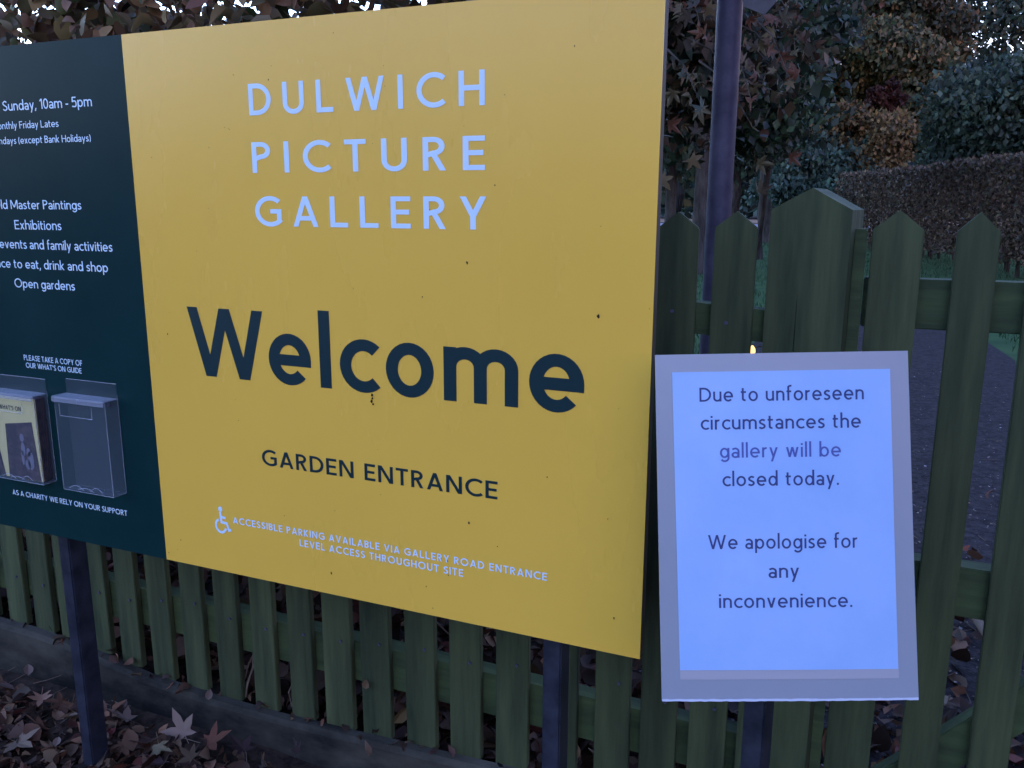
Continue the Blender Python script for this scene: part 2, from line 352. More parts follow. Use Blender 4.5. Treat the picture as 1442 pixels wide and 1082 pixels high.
def rotmats(n, flat=None, droop=None):
    """random rotations; flat = limits the tilt from level (for leaves lying down), droop = leaf axis points mainly down"""
    a = rng.uniform(0, 2*np.pi, n)
    if flat is not None: tl = rng.normal(0, flat, n); rl = rng.normal(0, flat, n)
    else: tl = rng.uniform(-np.pi/2, np.pi/2, n); rl = rng.uniform(-np.pi, np.pi, n)
    if droop is not None: tl = rng.normal(-droop, .45, n); rl = rng.normal(0, .6, n)
    ca, sa, ct, st, cr, sr = np.cos(a), np.sin(a), np.cos(tl), np.sin(tl), np.cos(rl), np.sin(rl)
    z = np.zeros(n); o = np.ones(n)
    Rz = np.stack([ca, -sa, z, sa, ca, z, z, z, o], 1).reshape(n, 3, 3)
    Rx = np.stack([o, z, z, z, ct, -st, z, st, ct], 1).reshape(n, 3, 3)
    Ry = np.stack([cr, z, sr, z, o, z, -sr, z, cr], 1).reshape(n, 3, 3)
    return Rz@Rx@Ry
def leaves_mesh(name, pos, size, cols, shape, mat_, flat=None, droop=None, curl=0.5):
    V, F = shape; n = len(pos)
    RM = rotmats(n, flat, droop); sz = np.asarray(size)
    vv = np.broadcast_to(V, (n,)+V.shape).copy()
    c = rng.uniform(-curl, curl, (n, 1)); vv[:, :, 2] += c*(vv[:, :, 0]**2)*1.6+rng.uniform(-curl, curl, (n, 1))*(vv[:, :, 1]-.4)**2
    vv = np.einsum('nij,nkj->nki', RM, vv)*sz[:, None, None]+pos[:, None, :]
    k = V.shape[0]
    loops = []; starts = []; tot = []
    base = np.concatenate([np.array(f) for f in F]); lens = np.array([len(f) for f in F])
    allv = (base[None, :]+np.arange(n)[:, None]*k).ravel()
    me = bpy.data.meshes.new(name); me.vertices.add(n*k); me.vertices.foreach_set('co', vv.astype(np.float32).ravel())
    me.loops.add(len(allv)); me.loops.foreach_set('vertex_index', allv.astype(np.int32))
    ll = np.tile(lens, n); st = np.concatenate([[0], np.cumsum(ll)[:-1]])
    me.polygons.add(len(ll)); me.polygons.foreach_set('loop_start', st.astype(np.int32)); me.polygons.foreach_set('loop_total', ll.astype(np.int32))
    a = me.color_attributes.new('tint', 'FLOAT_COLOR', 'POINT')
    cc = np.concatenate([np.repeat(cols, k, 0), np.ones((n*k, 1))], 1); a.data.foreach_set('color', cc.astype(np.float32).ravel())
    me.materials.append(mat_); me.update(); me.validate(); return me
def palette(n, cols, wts, jit=0.32):
    cols = np.array(cols)*.82; i = rng.choice(len(cols), n, p=np.array(wts)/sum(wts))
    return np.clip(cols[i]*(1+rng.normal(0, jit, (n, 1)))*(1+rng.normal(0, .06, (n, 3))), 0.004, .8)

# ================================================================== SETTING
def zb(x): return float(np.interp(x, [-3, -1.53, -1.29, -1.205, -1.0, -.85, 0, 3], [-.79, -.834, -.868, -.888, -.905, -.912, -.918, -.925]))
def ground_z(x, y):
    zf = np.interp(x, [-3, -1.6, -1.0, -.75, 0, 3], [-.900, -.938, -.968, -.995, -1.01, -1.0])
    k = np.clip((2.6-y)/1.6, 0, 1)
    return CAMZ + (zf*k+(-1.0)*(1-k))
def sheet(name, xs, ys, zf, m):
    X, Y = np.meshgrid(xs, ys); Z = zf(X, Y)
    vs = np.stack([X, Y, Z], -1).reshape(-1, 3); nx = len(xs)
    fs = [(j*nx+i, j*nx+i+1, (j+1)*nx+i+1, (j+1)*nx+i) for j in range(len(ys)-1) for i in range(nx-1)]
    return link(name, mesh(name, vs, fs, m, smooth=True))
xs = np.concatenate([[-400, -120, -40, -15, -8], np.arange(-5, 3.01, .08), [6, 15, 40, 120, 400]])
ys = np.concatenate([[-400, -120, -40, -12, -5, -2, -1], np.arange(-.4, 4.0, .08), [5, 8, 14, 25, 50, 120, 400]])
def gz(X, Y):
    near = (np.abs(X) < 6) & (Y > -.5) & (Y < 4.1)
    return ground_z(X, Y)+np.where(near, .006*np.sin(X*23)*np.cos(Y*19)+.004*np.sin(X*57+Y*41), 0)-np.where(Y > 4.1, .02, 0)*1.0
g = sheet('ground', xs, ys, gz, SOIL); tag(g, kind='structure')
# lawn beyond the fence
xs2 = np.linspace(-30, 30, 50); ys2 = np.concatenate([np.arange(4.2, 12, .5), np.linspace(12, 34, 20)])
lawn = sheet('lawn', xs2, ys2, lambda X, Y: 0*X+.0, LAWN); tag(lawn, kind='structure')
# asphalt path from the gate
pv = [(-.35, 1.45), (.55, 1.45), (.72, 4.0), (.93, 6.3), (.80, 7.6), (.3, 8.6), (-.6, 8.3), (-.75, 6), (-.55, 3.5)]
pm = mesh('path', [(x, y, .012) for x, y in pv]+[(x, y, -.05) for x, y in pv], [tuple(range(len(pv)))]+[(i, i+len(pv), (i+1) % len(pv)+len(pv), (i+1) % len(pv)) for i in range(len(pv))], ASPH)
tag(link('path', pm), kind='structure')
pv = [(-30, 31), (-3.2, 30), (1.2, 36), (1.2, 46), (-30, 46)]
pm = mesh('far_path', [(x, y, .02) for x, y in pv]+[(x, y, -.05) for x, y in pv], [tuple(range(5))]+[(i, i+5, (i+1) % 5+5, (i+1) % 5) for i in range(5)], PALEP)
tag(link('far_path', pm), kind='structure')
verge = sheet('leafy_verge', np.linspace(-45, 12, 8), np.linspace(47, 59, 4), lambda X, Y: 0*X+.04, TANL); tag(verge, kind='structure')
# grass blades on the lawn
n = 42000
gy = 4.3+rng.power(1.0, n)*22; gx = rng.uniform(-1, 1, n)*(1.2+gy*.35)
keep = ~((gx > -.7) & (gx < .97) & (gy < 8.6)); gx, gy = gx[keep], gy[keep]; n = len(gx)
bl = leaves_mesh('grass_blades', np.stack([gx, gy, np.zeros(n)], 1), rng.uniform(.03, .07, n), palette(n, [(.02, .07, .025), (.035, .10, .035), (.05, .09, .03)], [3, 3, 1]), (CARD_V[:, [0, 2, 1]]*np.array([.22, 1, 1]), CARD_F), LEAF, flat=.25)
tag(link('grass', bl), 'short damp green grass on the lawn beyond the fence', 'grass', kind='stuff')

# ================================================================== WELCOME SIGN
S = .88
sign = empty('welcome_sign', (-.83, S, .02)); tag(sign, 'large yellow and dark green gallery welcome board on two steel legs', 'sign board')
def part(name, me, parent=sign, rot=None):       # parts are modelled in world metres about the camera height
    o = link(name, me, parent)
    o.matrix_parent_inverse = Matrix.Identity(4)
    return o
def absz(o, parent_loc):                         # shift a child built in absolute coordinates into its parent's frame
    o.location = (-parent_loc[0], -parent_loc[1], -parent_loc[2]); return o
SL = sign.location
XR, XD, XL = -.2070, -.9207, -1.345
ZT, ZB = CAMZ+.2132, CAMZ-.5155
m = MB().box((XD, S+.0015, ZB), (XR, S+.018, ZT)).me('yellow_board', EDGE, bevel=.0008)
absz(part('board', m), SL)
m = MB().box((XL, S+.0015, ZB), (XD-.0004, S+.018, ZT)).me('green_board', EDGE, bevel=.0008)
absz(part('board', m), SL)
m = MB().box((XD, S, ZB), (XR, S+.0016, ZT)).me('yellow_panel', YEL); o = absz(part('yellow_panel', m), SL); o['label'] = 'yellow printed face with the gallery name'
m = MB().box((XL, S, ZB), (XD-.0003, S+.0016, ZT)).me('green_panel', GRN); o = absz(part('green_panel', m), SL); o['label'] = 'dark green printed face with opening times'
for x0 in (-1.3*.9-.0, -.3681*.905):
    m = MB().box((x0-.0005, S+.0185, -.05), (x0+.0235, S+.0525, ZT-.03)).me('leg', POSTM, bevel=.002)
    absz(part('leg', m), SL)
for x0 in (-1.3*.9+.0115, -.3681*.905+.0115):    # hidden brackets that hold the board on its legs
    for zz in (-.35, .1):
        m = MB().box((x0-.06, S+.0181, CAMZ+zz), (x0-.0125, S+.026, CAMZ+zz+.03)).me('bracket', POSTM); absz(part('bracket', m), SL)
sf = lambda x, z, e: (x, S-.0003-e, CAMZ+z)
def line(text, x0, x1, z, cap, t, mt, track, **k):
    o = lettering(text, x0, x1, z, cap, t, mt, sf, sign, track=track, split=cap > .02, **k)
    for q in (o if isinstance(o, list) else [o]): absz(q, SL)
line('DULWICH', -.7215, -.4020, .1056, .0370, .150, WHT, .40)
line('PICTURE', -.7215, -.4020, .0368, .0369, .150, WHT, .42)
line('GALLERY', -.7215, -.4000, -.0285, .0366, .150, WHT, .36)
line('Welcome', -.8462, -.2812, -.2305, .0935, .158, DKT, .125, xh=.70, asc=1.06)
line('GARDEN ENTRANCE', -.7341, -.3868, -.3462, .0223, .155, DKT, .15, space=.28)
line('ACCESSIBLE PARKING AVAILABLE VIA GALLERY ROAD ENTRANCE', -.7912, -.3224, -.4390, .0098, .155, WHT, .20, space=.22)
line('LEVEL ACCESS THROUGHOUT SITE', -.6793, -.4334, -.4542, .0099, .155, WHT, .20, space=.22)
line('Tuesday - Sunday, 10am - 5pm', -1.2475, -.9833, .1267, .0135, .12, WHT, .10, space=.20)
line('Monthly Friday Lates', -1.1825, -1.0497, .1020, .0097, .12, WHT, .10, space=.20)
line('Closed Mondays (except Bank Holidays)', -1.2395, -.9918, .0813, .0096, .12, WHT, .10, space=.20)
line('Old Master Paintings', -1.2010, -1.0220, -.0099, .0128, .12, WHT, .10, space=.20)
line('Exhibitions', -1.1599, -1.0650, -.0390, .0133, .12, WHT, .10)
line('Talks, events and family activities', -1.2480, -.9709, -.0670, .0134, .12, WHT, .10, space=.20)
line('A place to eat, drink and shop', -1.2430, -.9828, -.0957, .0133, .12, WHT, .10, space=.20)
line('Open gardens', -1.1744, -1.0507, -.1244, .0133, .12, WHT, .10, space=.20)
line('PLEASE TAKE A COPY OF', -1.1734, -1.0520, -.2350, .0083, .14, WHT, .12, space=.22)
line("OUR WHAT'S ON GUIDE", -1.1708, -1.0547, -.2464, .0079, .14, WHT, .12, space=.22)
line('AS A CHARITY WE RELY ON YOUR SUPPORT', -1.2362, -.9910, -.4585, .0085, .14, WHT, .12, space=.22)
# wheelchair symbol
def symbol():
    x0, z0, s = -.8258, -.4560, .0355; t = .11; rb = []
    rb.append(ribbon(arc(.40, .98, .055, .055, 0, 360, 16), .055))           # head
    rb.append(ribbon([(.38, .86), (.42, .44), (.70, .42), (.80, .14), (.92, .18)], t/2))   # body, thigh, shin, foot
    rb.append(ribbon([(.40, .66), (.66, .64)], t/2*.9))                      # arm
    rb.append(ribbon(arc(.38, .28, .27, .27, 112, 345, 26), t/2*.95))        # wheel
    vs = []; fs = []
    for k, r in enumerate(rb):
        n = len(vs)
        for a, b_ in r: vs.append(sf(x0+a[0]*s*.93, z0+a[1]*s, k*.00003)); vs.append(sf(x0+b_[0]*s*.93, z0+b_[1]*s, k*.00003))
        fs += [(n+2*i, n+2*i+1, n+2*i+3, n+2*i+2) for i in range(len(r)-1)]
    absz(link('wheelchair_symbol', mesh('wheelchair_symbol', vs, fs, WHT), sign), SL)
symbol()
# dirt specks stuck to the face
vs = []; fs = []
sp = [(-.267, -.119, .0028), (-.425, -.066, .002), (-.425, -.382, .0024), (-.63, -.485, .0022), (-.484, -.108, .001), (-.883, -.177, .0013), (-.915, -.504, .001), (-.486, -.477, .001), (-.387, -.406, .001), (-.239, -.47, .0016), (-.477, -.505, .0012), (-.77, -.288, .0008), (-.324, -.31, .0012), (-.455, -.437, .0014), (-.454, -.456, .0012), (-.69, .146, .0012), (-.39, .02, .0012), (-.30, .16, .001), (-.25, -.35, .001), (-.62, -.395, .0008), (-.89, -.48, .0011)]
sp += [(float(rng.uniform(XL, XR)), float(rng.uniform(-.5, .2)), float(rng.uniform(.0004, .0008))) for _ in range(60)]
for i, (x, z, r) in enumerate(sp):
    n = len(vs); k = 7; a0 = rng.uniform(0, 6)
    vs.append((x, S-.0012, CAMZ+z))
    for j in range(k):
        rr = r*rng.uniform(.5, 1.2); a = a0+j*2*math.pi/k; vs.append((x+rr*math.cos(a)*.7, S-.0003, CAMZ+z+rr*math.sin(a)))
    fs += [(n, n+1+j, n+1+(j+1) % k) for j in range(k)]
for (dx, dz, r) in [(0, 0, .0022), (.0005, -.004, .0016), (-.001, -.008, .0024), (.0012, -.0115, .0015)]:
    n = len(vs); k = 6; vs.append((-.5575+dx, S-.003, CAMZ-.2335+dz))
    for j in range(k): a = j*math.pi/3; vs.append((-.5575+dx+r*math.cos(a)*.7, S-.0003, CAMZ-.2335+dz+r*math.sin(a)))
    fs += [(n, n+1+j, n+1+(j+1) % k) for j in range(k)]
o = absz(link('dirt_speck', mesh('dirt_speck', vs, fs, DIRT), sign), SL); o['kind'] = 'stuff'

# leaflet holders on the board (parts of the sign) and the leaflets in one
def holder(x0, x1, z0, z1):
    y0, y1 = S-.024, S-.0008; th = .0016
    m = MB()
    m.box((x0, y1-th, CAMZ+z0), (x1, y1, CAMZ+z1+.018))                    # back
    m.box((x0, y0, CAMZ+z0+th), (x1, y0+th, CAMZ+z1-.006))                 # front
    m.box((x0, y0+th, CAMZ+z0+th), (x0+th, y1-th, CAMZ+z1-.004)); m.box((x1-th, y0+th, CAMZ+z0+th), (x1, y1-th, CAMZ+z1-.004))
    m.box((x0, y0, CAMZ+z0), (x1, y1-th, CAMZ+z0+th*.95))
    h_ = absz(link('leaflet_holder', m.me('leaflet_holder', ACR, bevel=.0004), sign), SL)
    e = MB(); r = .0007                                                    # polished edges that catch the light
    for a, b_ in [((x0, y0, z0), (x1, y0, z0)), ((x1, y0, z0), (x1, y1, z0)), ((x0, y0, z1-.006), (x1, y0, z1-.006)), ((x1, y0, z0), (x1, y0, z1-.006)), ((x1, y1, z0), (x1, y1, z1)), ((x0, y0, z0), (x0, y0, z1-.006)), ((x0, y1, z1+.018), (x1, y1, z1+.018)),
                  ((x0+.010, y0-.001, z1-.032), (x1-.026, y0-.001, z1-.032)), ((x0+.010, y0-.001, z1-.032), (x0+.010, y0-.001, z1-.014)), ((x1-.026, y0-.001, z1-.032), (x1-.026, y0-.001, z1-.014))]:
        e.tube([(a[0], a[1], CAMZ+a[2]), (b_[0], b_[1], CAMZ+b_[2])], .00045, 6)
    for q0, q1, hh in ((.12, .42, .006), (.30, .62, .004), (.55, .80, .007)):      # curved reflections in the base, drawn as pale tubes
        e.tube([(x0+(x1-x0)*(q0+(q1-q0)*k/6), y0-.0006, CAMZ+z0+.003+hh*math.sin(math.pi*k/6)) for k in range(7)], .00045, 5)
    link('edges_and_glints', e.me('edges_and_glints', ACRE, smooth=True), h_)
    ld = MB(); n = len(ld.v)                                               # hinged rain flap
    ld.box((x0-.001, y0-.003, CAMZ+z1-.0045), (x1+.001, y1-.002, CAMZ+z1-.0028)); ld.box((x0-.001, y0-.0045, CAMZ+z1-.011), (x1+.001, y0-.003, CAMZ+z1-.0029))
    link('lid', ld.me('lid', FLAP, bevel=.0005), h_)
    for sx_ in (x0+.022, x1-.016):
        s = MB().tube([(sx_, y1-.0035, CAMZ+z1-.014), (sx_, y1-.0017, CAMZ+z1-.014)], .0026, 10); link('screw', s.me('screw', POLEM), h_)
    return h_
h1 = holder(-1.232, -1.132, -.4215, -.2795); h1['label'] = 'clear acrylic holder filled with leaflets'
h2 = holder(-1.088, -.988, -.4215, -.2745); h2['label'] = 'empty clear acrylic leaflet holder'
LL = (-1.182, S-.010, CAMZ-.418)
lf = empty('leaflets', LL); tag(lf, 'stack of yellow whats on leaflets with dark portrait covers in the left clear holder', 'leaflet')
def la(o): o.location = (-LL[0], -LL[1], -LL[2]); return o
for i in range(5):
    m = MB().box((-1.229, S-.0205+i*.0036, CAMZ-.4185), (-1.137, S-.0177+i*.0036, CAMZ-.2895)).me('leaflet', LEAFLET if i < 1 else PICT); la(link('leaflet', m, lf))
yq = S-.0208
m = mesh('cover_picture', [(-1.209, yq, CAMZ-.4182), (-1.139, yq, CAMZ-.4182), (-1.146, yq, CAMZ-.325), (-1.205, yq, CAMZ-.333)], [(0, 1, 2, 3)], PICT); la(link('cover_picture', m, lf))
m = mesh('cover_picture', [(-1.2288, yq, CAMZ-.4182), (-1.216, yq, CAMZ-.4182), (-1.2288, yq, CAMZ-.35)], [(0, 1, 2)], PICT); la(link('cover_picture', m, lf))
m = MB(); yq2 = yq-.0003                      # pale seated figure in the picture: head, dress
def blob(cx_, cz, rx, rz, n=14): 
    k = len(m.v); m.v += [(cx_+rx*math.cos(2*math.pi*i/n), yq2, CAMZ+cz+rz*math.sin(2*math.pi*i/n)) for i in range(n)]; m.f.append(tuple(range(k, k+n)))
blob(-1.1715, -.352, .0045, .0065); blob(-1.157, -.387, .007, .015); blob(-1.171, -.370, .0045, .011); blob(-1.1735, -.384, .003, .012); blob(-1.164, -.394, .006, .008); blob(-1.160, -.374, .0045, .007)
la(link('pale_figure', m.me('pale_figure', PALE), lf))
o = lettering("WHAT'S ON", -1.214, -1.166, -.310, .007, .17, DKT, lambda x, z, e: (x, yq-.0001-e, CAMZ+z), lf, track=.14); la(o)

# ================================================================== LAMINATED NOTICE
u_ = Vector((.92754, .37302, .02310)); v_ = Vector((-.10428, .19896, .97444)); n_ = Vector((.35889, -.90624, .22343))
P0 = Vector((-.1714, .8177, CAMZ-.1625))
notice = empty('laminated_notice', P0+u_*.107-v_*.3235); tag(notice, 'white laminated closure notice leaning on a stake at the right of the yellow board', 'notice')
NL = Vector(notice.location)
def nf(x, y, e): return tuple(P0+u_*x+v_*y+n_*e-NL)
def bend(x, y): return .0025*math.sin((x+.02)*9)+.0022*math.sin((y+.1)*8)
def nsheet(name, x0, x1, y0, y1, e, mt, th=.0002, xb0=None, xb1=None, nx=14, ny=18):
    xb0 = x0 if xb0 is None else xb0; xb1 = x1 if xb1 is None else xb1
    vs = []
    for s in (0, 1):
        for j in range(ny+1):
            b_ = j/ny; y = y0+(y1-y0)*b_; xa = x0+(xb0-x0)*b_; xc = x1+(xb1-x1)*b_
            for i in range(nx+1):
                x = xa+(xc-xa)*i/nx; vs.append(nf(x, y, e+bend(x, y)-s*th))
    W = nx+1; K = W*(ny+1); fs = []
    for j in range(ny):
        for i in range(nx):
            a = j*W+i; fs += [(a, a+W, a+W+1, a+1), (K+a, K+a+1, K+a+W+1, K+a+W)]
    bd = [i for i in range(W)]+[j*W+nx for j in range(1, ny+1)]+[ny*W+i for i in range(nx-1, -1, -1)]+[j*W for j in range(ny-1, 0, -1)]
    fs += [(bd[i], bd[(i+1) % len(bd)], K+bd[(i+1) % len(bd)], K+bd[i]) for i in range(len(bd))]
    return link(name, mesh(name, vs, fs, mt, smooth=False), notice)
nsheet('pouch', -.0164, .2304, .0175, -.3234, 0, POUCH, .0011, -.0152, .2350)
nsheet('backing_sheet', .0032, .2130, -.030, -.3027, .0004, BACK, .0002, .0030, .2160)
nsheet('paper', 0, .2124, 0, -.2935, .0007, PAPER, .0002, .0030, .2155)
def nline(text, x0, x1, y, cap, mt=INK, **k):
    lettering(text, x0, x1, y, cap, (.128), mt, lambda x, z, e: nf(x, z, .0009+bend(x, z)+e), notice, track=.135, xh=.71, asc=1.10, space=.24, eps=.00001, **k)
cp = .0138
nline('Due to unforeseen', .0263, .1863, -.0294, cp)
nline('circumstances the', .0271, .1830, -.0570, cp)
nline('gallery will be', .0454, .1632, -.0849, cp, INKF)
nline('closed today.', .0475, .1608, -.1128, cp)
nline('We apologise for', .0324, .1780, -.1746, .0139)
nline('any', .0910, .1207, -.2033, cp)
nline('inconvenience.', .0422, .1719, -.2325, cp)
m = []; n_e = 60; vs = []; rr = np.random.default_rng(3)  # highlight along the fused bottom edge, drawn as a pale strip
for i in range(n_e+1):
    xx = -.0150+(.2495)*i/n_e
    for yy in (-.3219+rr.uniform(0, .0006), -.3236-rr.uniform(0, .0006)): vs.append(nf(xx, yy, .0008+bend(xx, yy)))
link('film_edge_highlight', mesh('film_edge_highlight', vs, [(2*i, 2*i+1, 2*i+3, 2*i+2) for i in range(n_e)], FILM), notice)
# stake that the notice leans on
st = empty('notice_stake', (-.075, .925, -.03), R_(-24)); tag(st, 'slim dark steel stake standing behind the white notice', 'stake')
link('stake_bar', MB().box((-.0135, -.011, 0), (.0135, .011, .73)).me('stake_bar', POSTM, bevel=.0015), st)

# ================================================================== FENCE
TH = math.atan(.07)
def FY(x): return 1.18+.07*x
fence = empty('picket_fence', (-1.0, FY(-1.0), .02)); tag(fence, 'dark green pointed picket fence running behind the welcome board', 'fence')
FL = fence.location
def picket_me(wd, ln, th=.013, sh=.022):
    return MB().prism([(-wd/2, 0), (wd/2, 0), (wd/2, ln-sh), (0, ln), (-wd/2, ln-sh)], 0, th).me('picket', WOOD, bevel=.0012)
pk = picket_me(.0555, .912); pkn = picket_me(.0485, .912)
# distances along the fence measured left edge to left edge
def X_of_u(u): return 1.18*u/(1-.07*u)
us = [-.1434, -.2072]+[-.2705-.0735*0-.0+0]
xsP = [X_of_u(-.1434), X_of_u(-.2072), X_of_u(-.2700)]
edges = [-.3450+.0, -.4180, -.4912, -.5655, -.6430, -.7120-.0, -.7817, -.8554, -.9286, -1.0012, -1.0747, -1.1488, -1.2206, -1.2950, -1.3620, -1.4330]
xsP += [X_of_u(u) for u in edges]
x = xsP[-1]
while x > -4.2: x -= .079; xsP.append(x)
for i, x in enumerate(xsP):
    wob = rng.normal(0, .004)
    o = link('picket', pk if i < 9 else pkn, fence, (x-FL[0], FY(x)-FL[1], CAMZ+zb(x)-.004+rng.normal(0, .0015)-FL[2]), (0, wob, TH+rng.normal(0, .01)))
def rail(pts, hgt, th, name='rail'):
    m = MB(); vs = []
    for (x, z) in pts:
        y = FY(x)+.0145
        vs += [(x, y, CAMZ+z-hgt), (x, y, CAMZ+z), (x, y+th, CAMZ+z), (x, y+th, CAMZ+z-hgt)]
    fs = [(0, 1, 2, 3)]; k = len(pts)
    for i in range(k-1):
        a = i*4
        for j in range(4): fs.append((a+j, a+4+j, a+4+(j+1) % 4, a+(j+1) % 4))
    fs.append((k*4-1, k*4-2, k*4-3, k*4-4))
    o = link(name, mesh(name, [(v[0]-FL[0], v[1]-FL[1], v[2]-FL[2]) for v in vs], fs, RAILW), fence); return o
rail([(-4.3, -.56), (-1.52, -.704), (-.29, -.774), (-.11, -.784)], .0755, .03)
rail([(-4.3, .02), (-1.52, -.10), (-.29, -.127), (-.11, -.141)], .044, .03)
# gravel board (several lengths butted together)
bx = [(-4.2, -3.4), (-3.397, -1.62), (-1.618, -.09)]
for a, b_ in bx:
    xsb = np.linspace(a, b_, 12); vs = []; rr = np.random.default_rng(int(abs(a)*10))
    for xx in xsb:
        y = FY(xx)-.017+rr.normal(0, .0006); zt = CAMZ+zb(xx)+rr.normal(0, .0008)
        for (dy, zz) in ((0, zt-.16), (-.002, zt-.012), (.003, zt-.002), (.0165, zt), (.0165, zt-.16)):
            vs.append((xx-FL[0], y+dy-FL[1], zz-FL[2]))
    fs = [tuple(range(5))]
    for i in range(11):
        for j in range(5): fs.append((i*5+j, i*5+5+j, i*5+5+(j+1) % 5, i*5+(j+1) % 5))
    fs.append(tuple(reversed(range(55, 60))))
    link('gravel_board', mesh('gravel_board', vs, fs, BOARD), fence)
# gate post: square timber with a crack and a gabled cap
pw = .1; 
prof = [(-.5, 0), (-.1, 0), (-.088, .09), (-.076, 0), (.5, 0), (.5, 1), (-.5, 1)]   # plan outline with the crack cut in
def ztop(px): return .985+.026*(1-abs(px)*2)
vs = []; k = len(prof)
pts = []
for i, (a, b_) in enumerate(prof): pts.append((a, b_))
pts = [(-.5, 0), (-.1, 0), (-.095, .08), (-.09, 0), (0, 0), (.5, 0), (.5, 1), (0, 1), (-.5, 1)]; k = len(pts)
H0 = 1.035
flat = [(a, 0.0005) if i == 2 else (a, b_) for i, (a, b_) in enumerate(pts)]
vs = [(a*pw, b_*pw, 0) for a, b_ in pts]+[(a*pw, b_*pw, .84) for a, b_ in pts]+[(a*pw, b_*pw, .90) for a, b_ in flat]+[(a*pw, b_*pw, H0-.0275*abs(a)*2) for a, b_ in flat]
fs = [tuple(reversed(range(k)))]+[(l*k+i, l*k+(i+1) % k, (l+1)*k+(i+1) % k, (l+1)*k+i) for l in range(3) for i in range(k)]
q3 = 3*k; fs += [(q3+0, q3+1, q3+2, q3+3, q3+4, q3+7, q3+8), (q3+4, q3+5, q3+6, q3+7)]
pme = mesh('post', vs, fs, WOOD)
PX = X_of_u(-.0625)
post = link('post', pme, fence, (PX-.001-FL[0], 1.163-FL[1], -.0135-FL[2]), (0, 0, R_(-7)))
post['label'] = 'thick gate post with a gabled top and a long crack'
# nail heads on pickets
nm = MB().tube([(0, -.0008, 0), (0, .001, 0)], .0028, 8).me('nail', POLEM)
for i, x in enumerate(xsP[:20]):
    for zz, dx in ((-.735, .009), (-.15, -.006)):
        link('nail', nm, fence, (x+dx-FL[0], FY(x)-.0004-FL[1], CAMZ+zz+rng.normal(0, .006)-FL[2]))

# ================================================================== GATE
GY = 1.19
gate = empty('garden_gate', (.2, GY, .03)); tag(gate, 'dark green picket gate with a diagonal brace right of the thick post', 'gate')
GL = gate.location
gp1 = picket_me(.060, .955, sh=.024); gp2 = picket_me(.0475, .955, sh=.024)
for i, (uu, me_) in enumerate([(.0245, gp1), (.1015, gp2), (.1735, gp2), (.2475, gp2), (.321, gp2), (.395, gp2), (.469, gp2), (.543, gp2), (.617, gp2)]):
    link('picket', me_, gate, (uu*GY-GL[0], 0, CAMZ-.0065-.955-GL[2]+rng.normal(0, .001)), (0, rng.normal(0, .003), rng.normal(0, .012)))
def gbox(name, a, b_):
    link(name, MB().box((a[0]-GL[0], a[1]-GL[1], CAMZ+a[2]-GL[2]), (b_[0]-GL[0], b_[1]-GL[1], CAMZ+b_[2]-GL[2])).me(name, RAILW, bevel=.0015), gate)
gbox('stile', (-.0215, GY+.0015, -.95), (-.0055, GY+.040, -.030))
gbox('rail', (-.005, GY+.0135, -.1565), (.77, GY+.045, -.0925))
gbox('rail', (-.005, GY+.0135, -.543), (.77, GY+.045, -.4725))
gbox('rail', (-.005, GY+.0135, -.93), (.77, GY+.045, -.865))
m = MB().prism([(.02-GL[0], CAMZ-.863-GL[2]), (.085-GL[0], CAMZ-.863-GL[2]), (.385-GL[0], CAMZ-.5455-GL[2]), (.31-GL[0], CAMZ-.5455-GL[2])], .0140, .039)
link('brace', m.me('brace', RAILW, bevel=.0015), gate)

# ================================================================== POLE + SMALL SIGN + WARM GLINT
pole = empty('steel_pole', (-.3435, 2.1, 0)); tag(pole, 'tall blue grey round steel pole rising behind the fence', 'pole')
link('shaft', MB().tube([(0, 0, -.1), (0, 0, .6), (0, 0, 3.6)], [.0295, .0295, .0285], 28).me('shaft', POLEM, smooth=False), pole)
for p in pole.children[0].data.polygons: p.use_smooth = len(p.vertices) == 4
link('cap', MB().tube([(0, 0, 3.6), (0, 0, 3.615), (0, 0, 3.63)], [.031, .031, .018], 28).me('cap', POLEM), pole)
m = MB().prism([(.026, .45), (.034, .432), (.078, .412), (.102, .438), (.16, .80), (.026, .80)], -.006, -.002).me('sign_plate', POSTM)
link('sign_plate', m, pole, (.0045, -.03, CAMZ))
link('clamp', MB().tube([(0, 0, CAMZ+.55), (0, 0, CAMZ+.58)], .034, 24).me('clamp', POSTM), pole)
EM, t, b = mat('warm_glow', (1, .7, .3)); b.inputs['Emission Color'].default_value = (1, .62, .20, 1); b.inputs['Emission Strength'].default_value = .017
glint = empty('warm_glint', (-.1395, 1.196, CAMZ-.203)); tag(glint, 'tiny warm glowing bulb standing in for a glint just above the white notice', 'glint')  # bulb shape made up to stand for a warm glint of unknown source
mb = MB().tube([(0, -.004, -.001), (0, -.004, .004), (0, -.004, .009), (0, -.004, .013)], [.0022, .0046, .0040, .0012], 12); link('bead', mb.me('bead', EM, smooth=True), glint)
mb = MB().tube([(0, -.004, -.010), (0, -.004, -.001)], [.0032, .0026], 10); link('bead_base', mb.me('bead_base', POSTM), glint)
mb = MB().tube([(.003, -.004, .009), (.008, -.003, .0125), (.013, -.002, .012), (.016, .004, .007), (.016, .006, -.02)], .0007, 6); link('glint_tail', mb.me('glint_tail', TWIG, smooth=True), glint)

# ================================================================== BEECH HEDGE BEHIND THE BOARD
BCOL = [(.24, .13, .06), (.15, .09, .045), (.27, .18, .075), (.11, .085, .04), (.085, .10, .035), (.33, .25, .16), (.19, .10, .06)]
BW = [4, 4, 3, 3, 2, 2, 2]
hedge = empty('beech_hedge', (-2.2, 1.75, 0)); tag(hedge, 'copper leaved beech hedge rising above and behind the welcome board', 'hedge')
HL = np.array(hedge.location)
HX0, HX1, HY0, HY1, HT = -5.2, -.50, 1.45, 2.15, 1.46
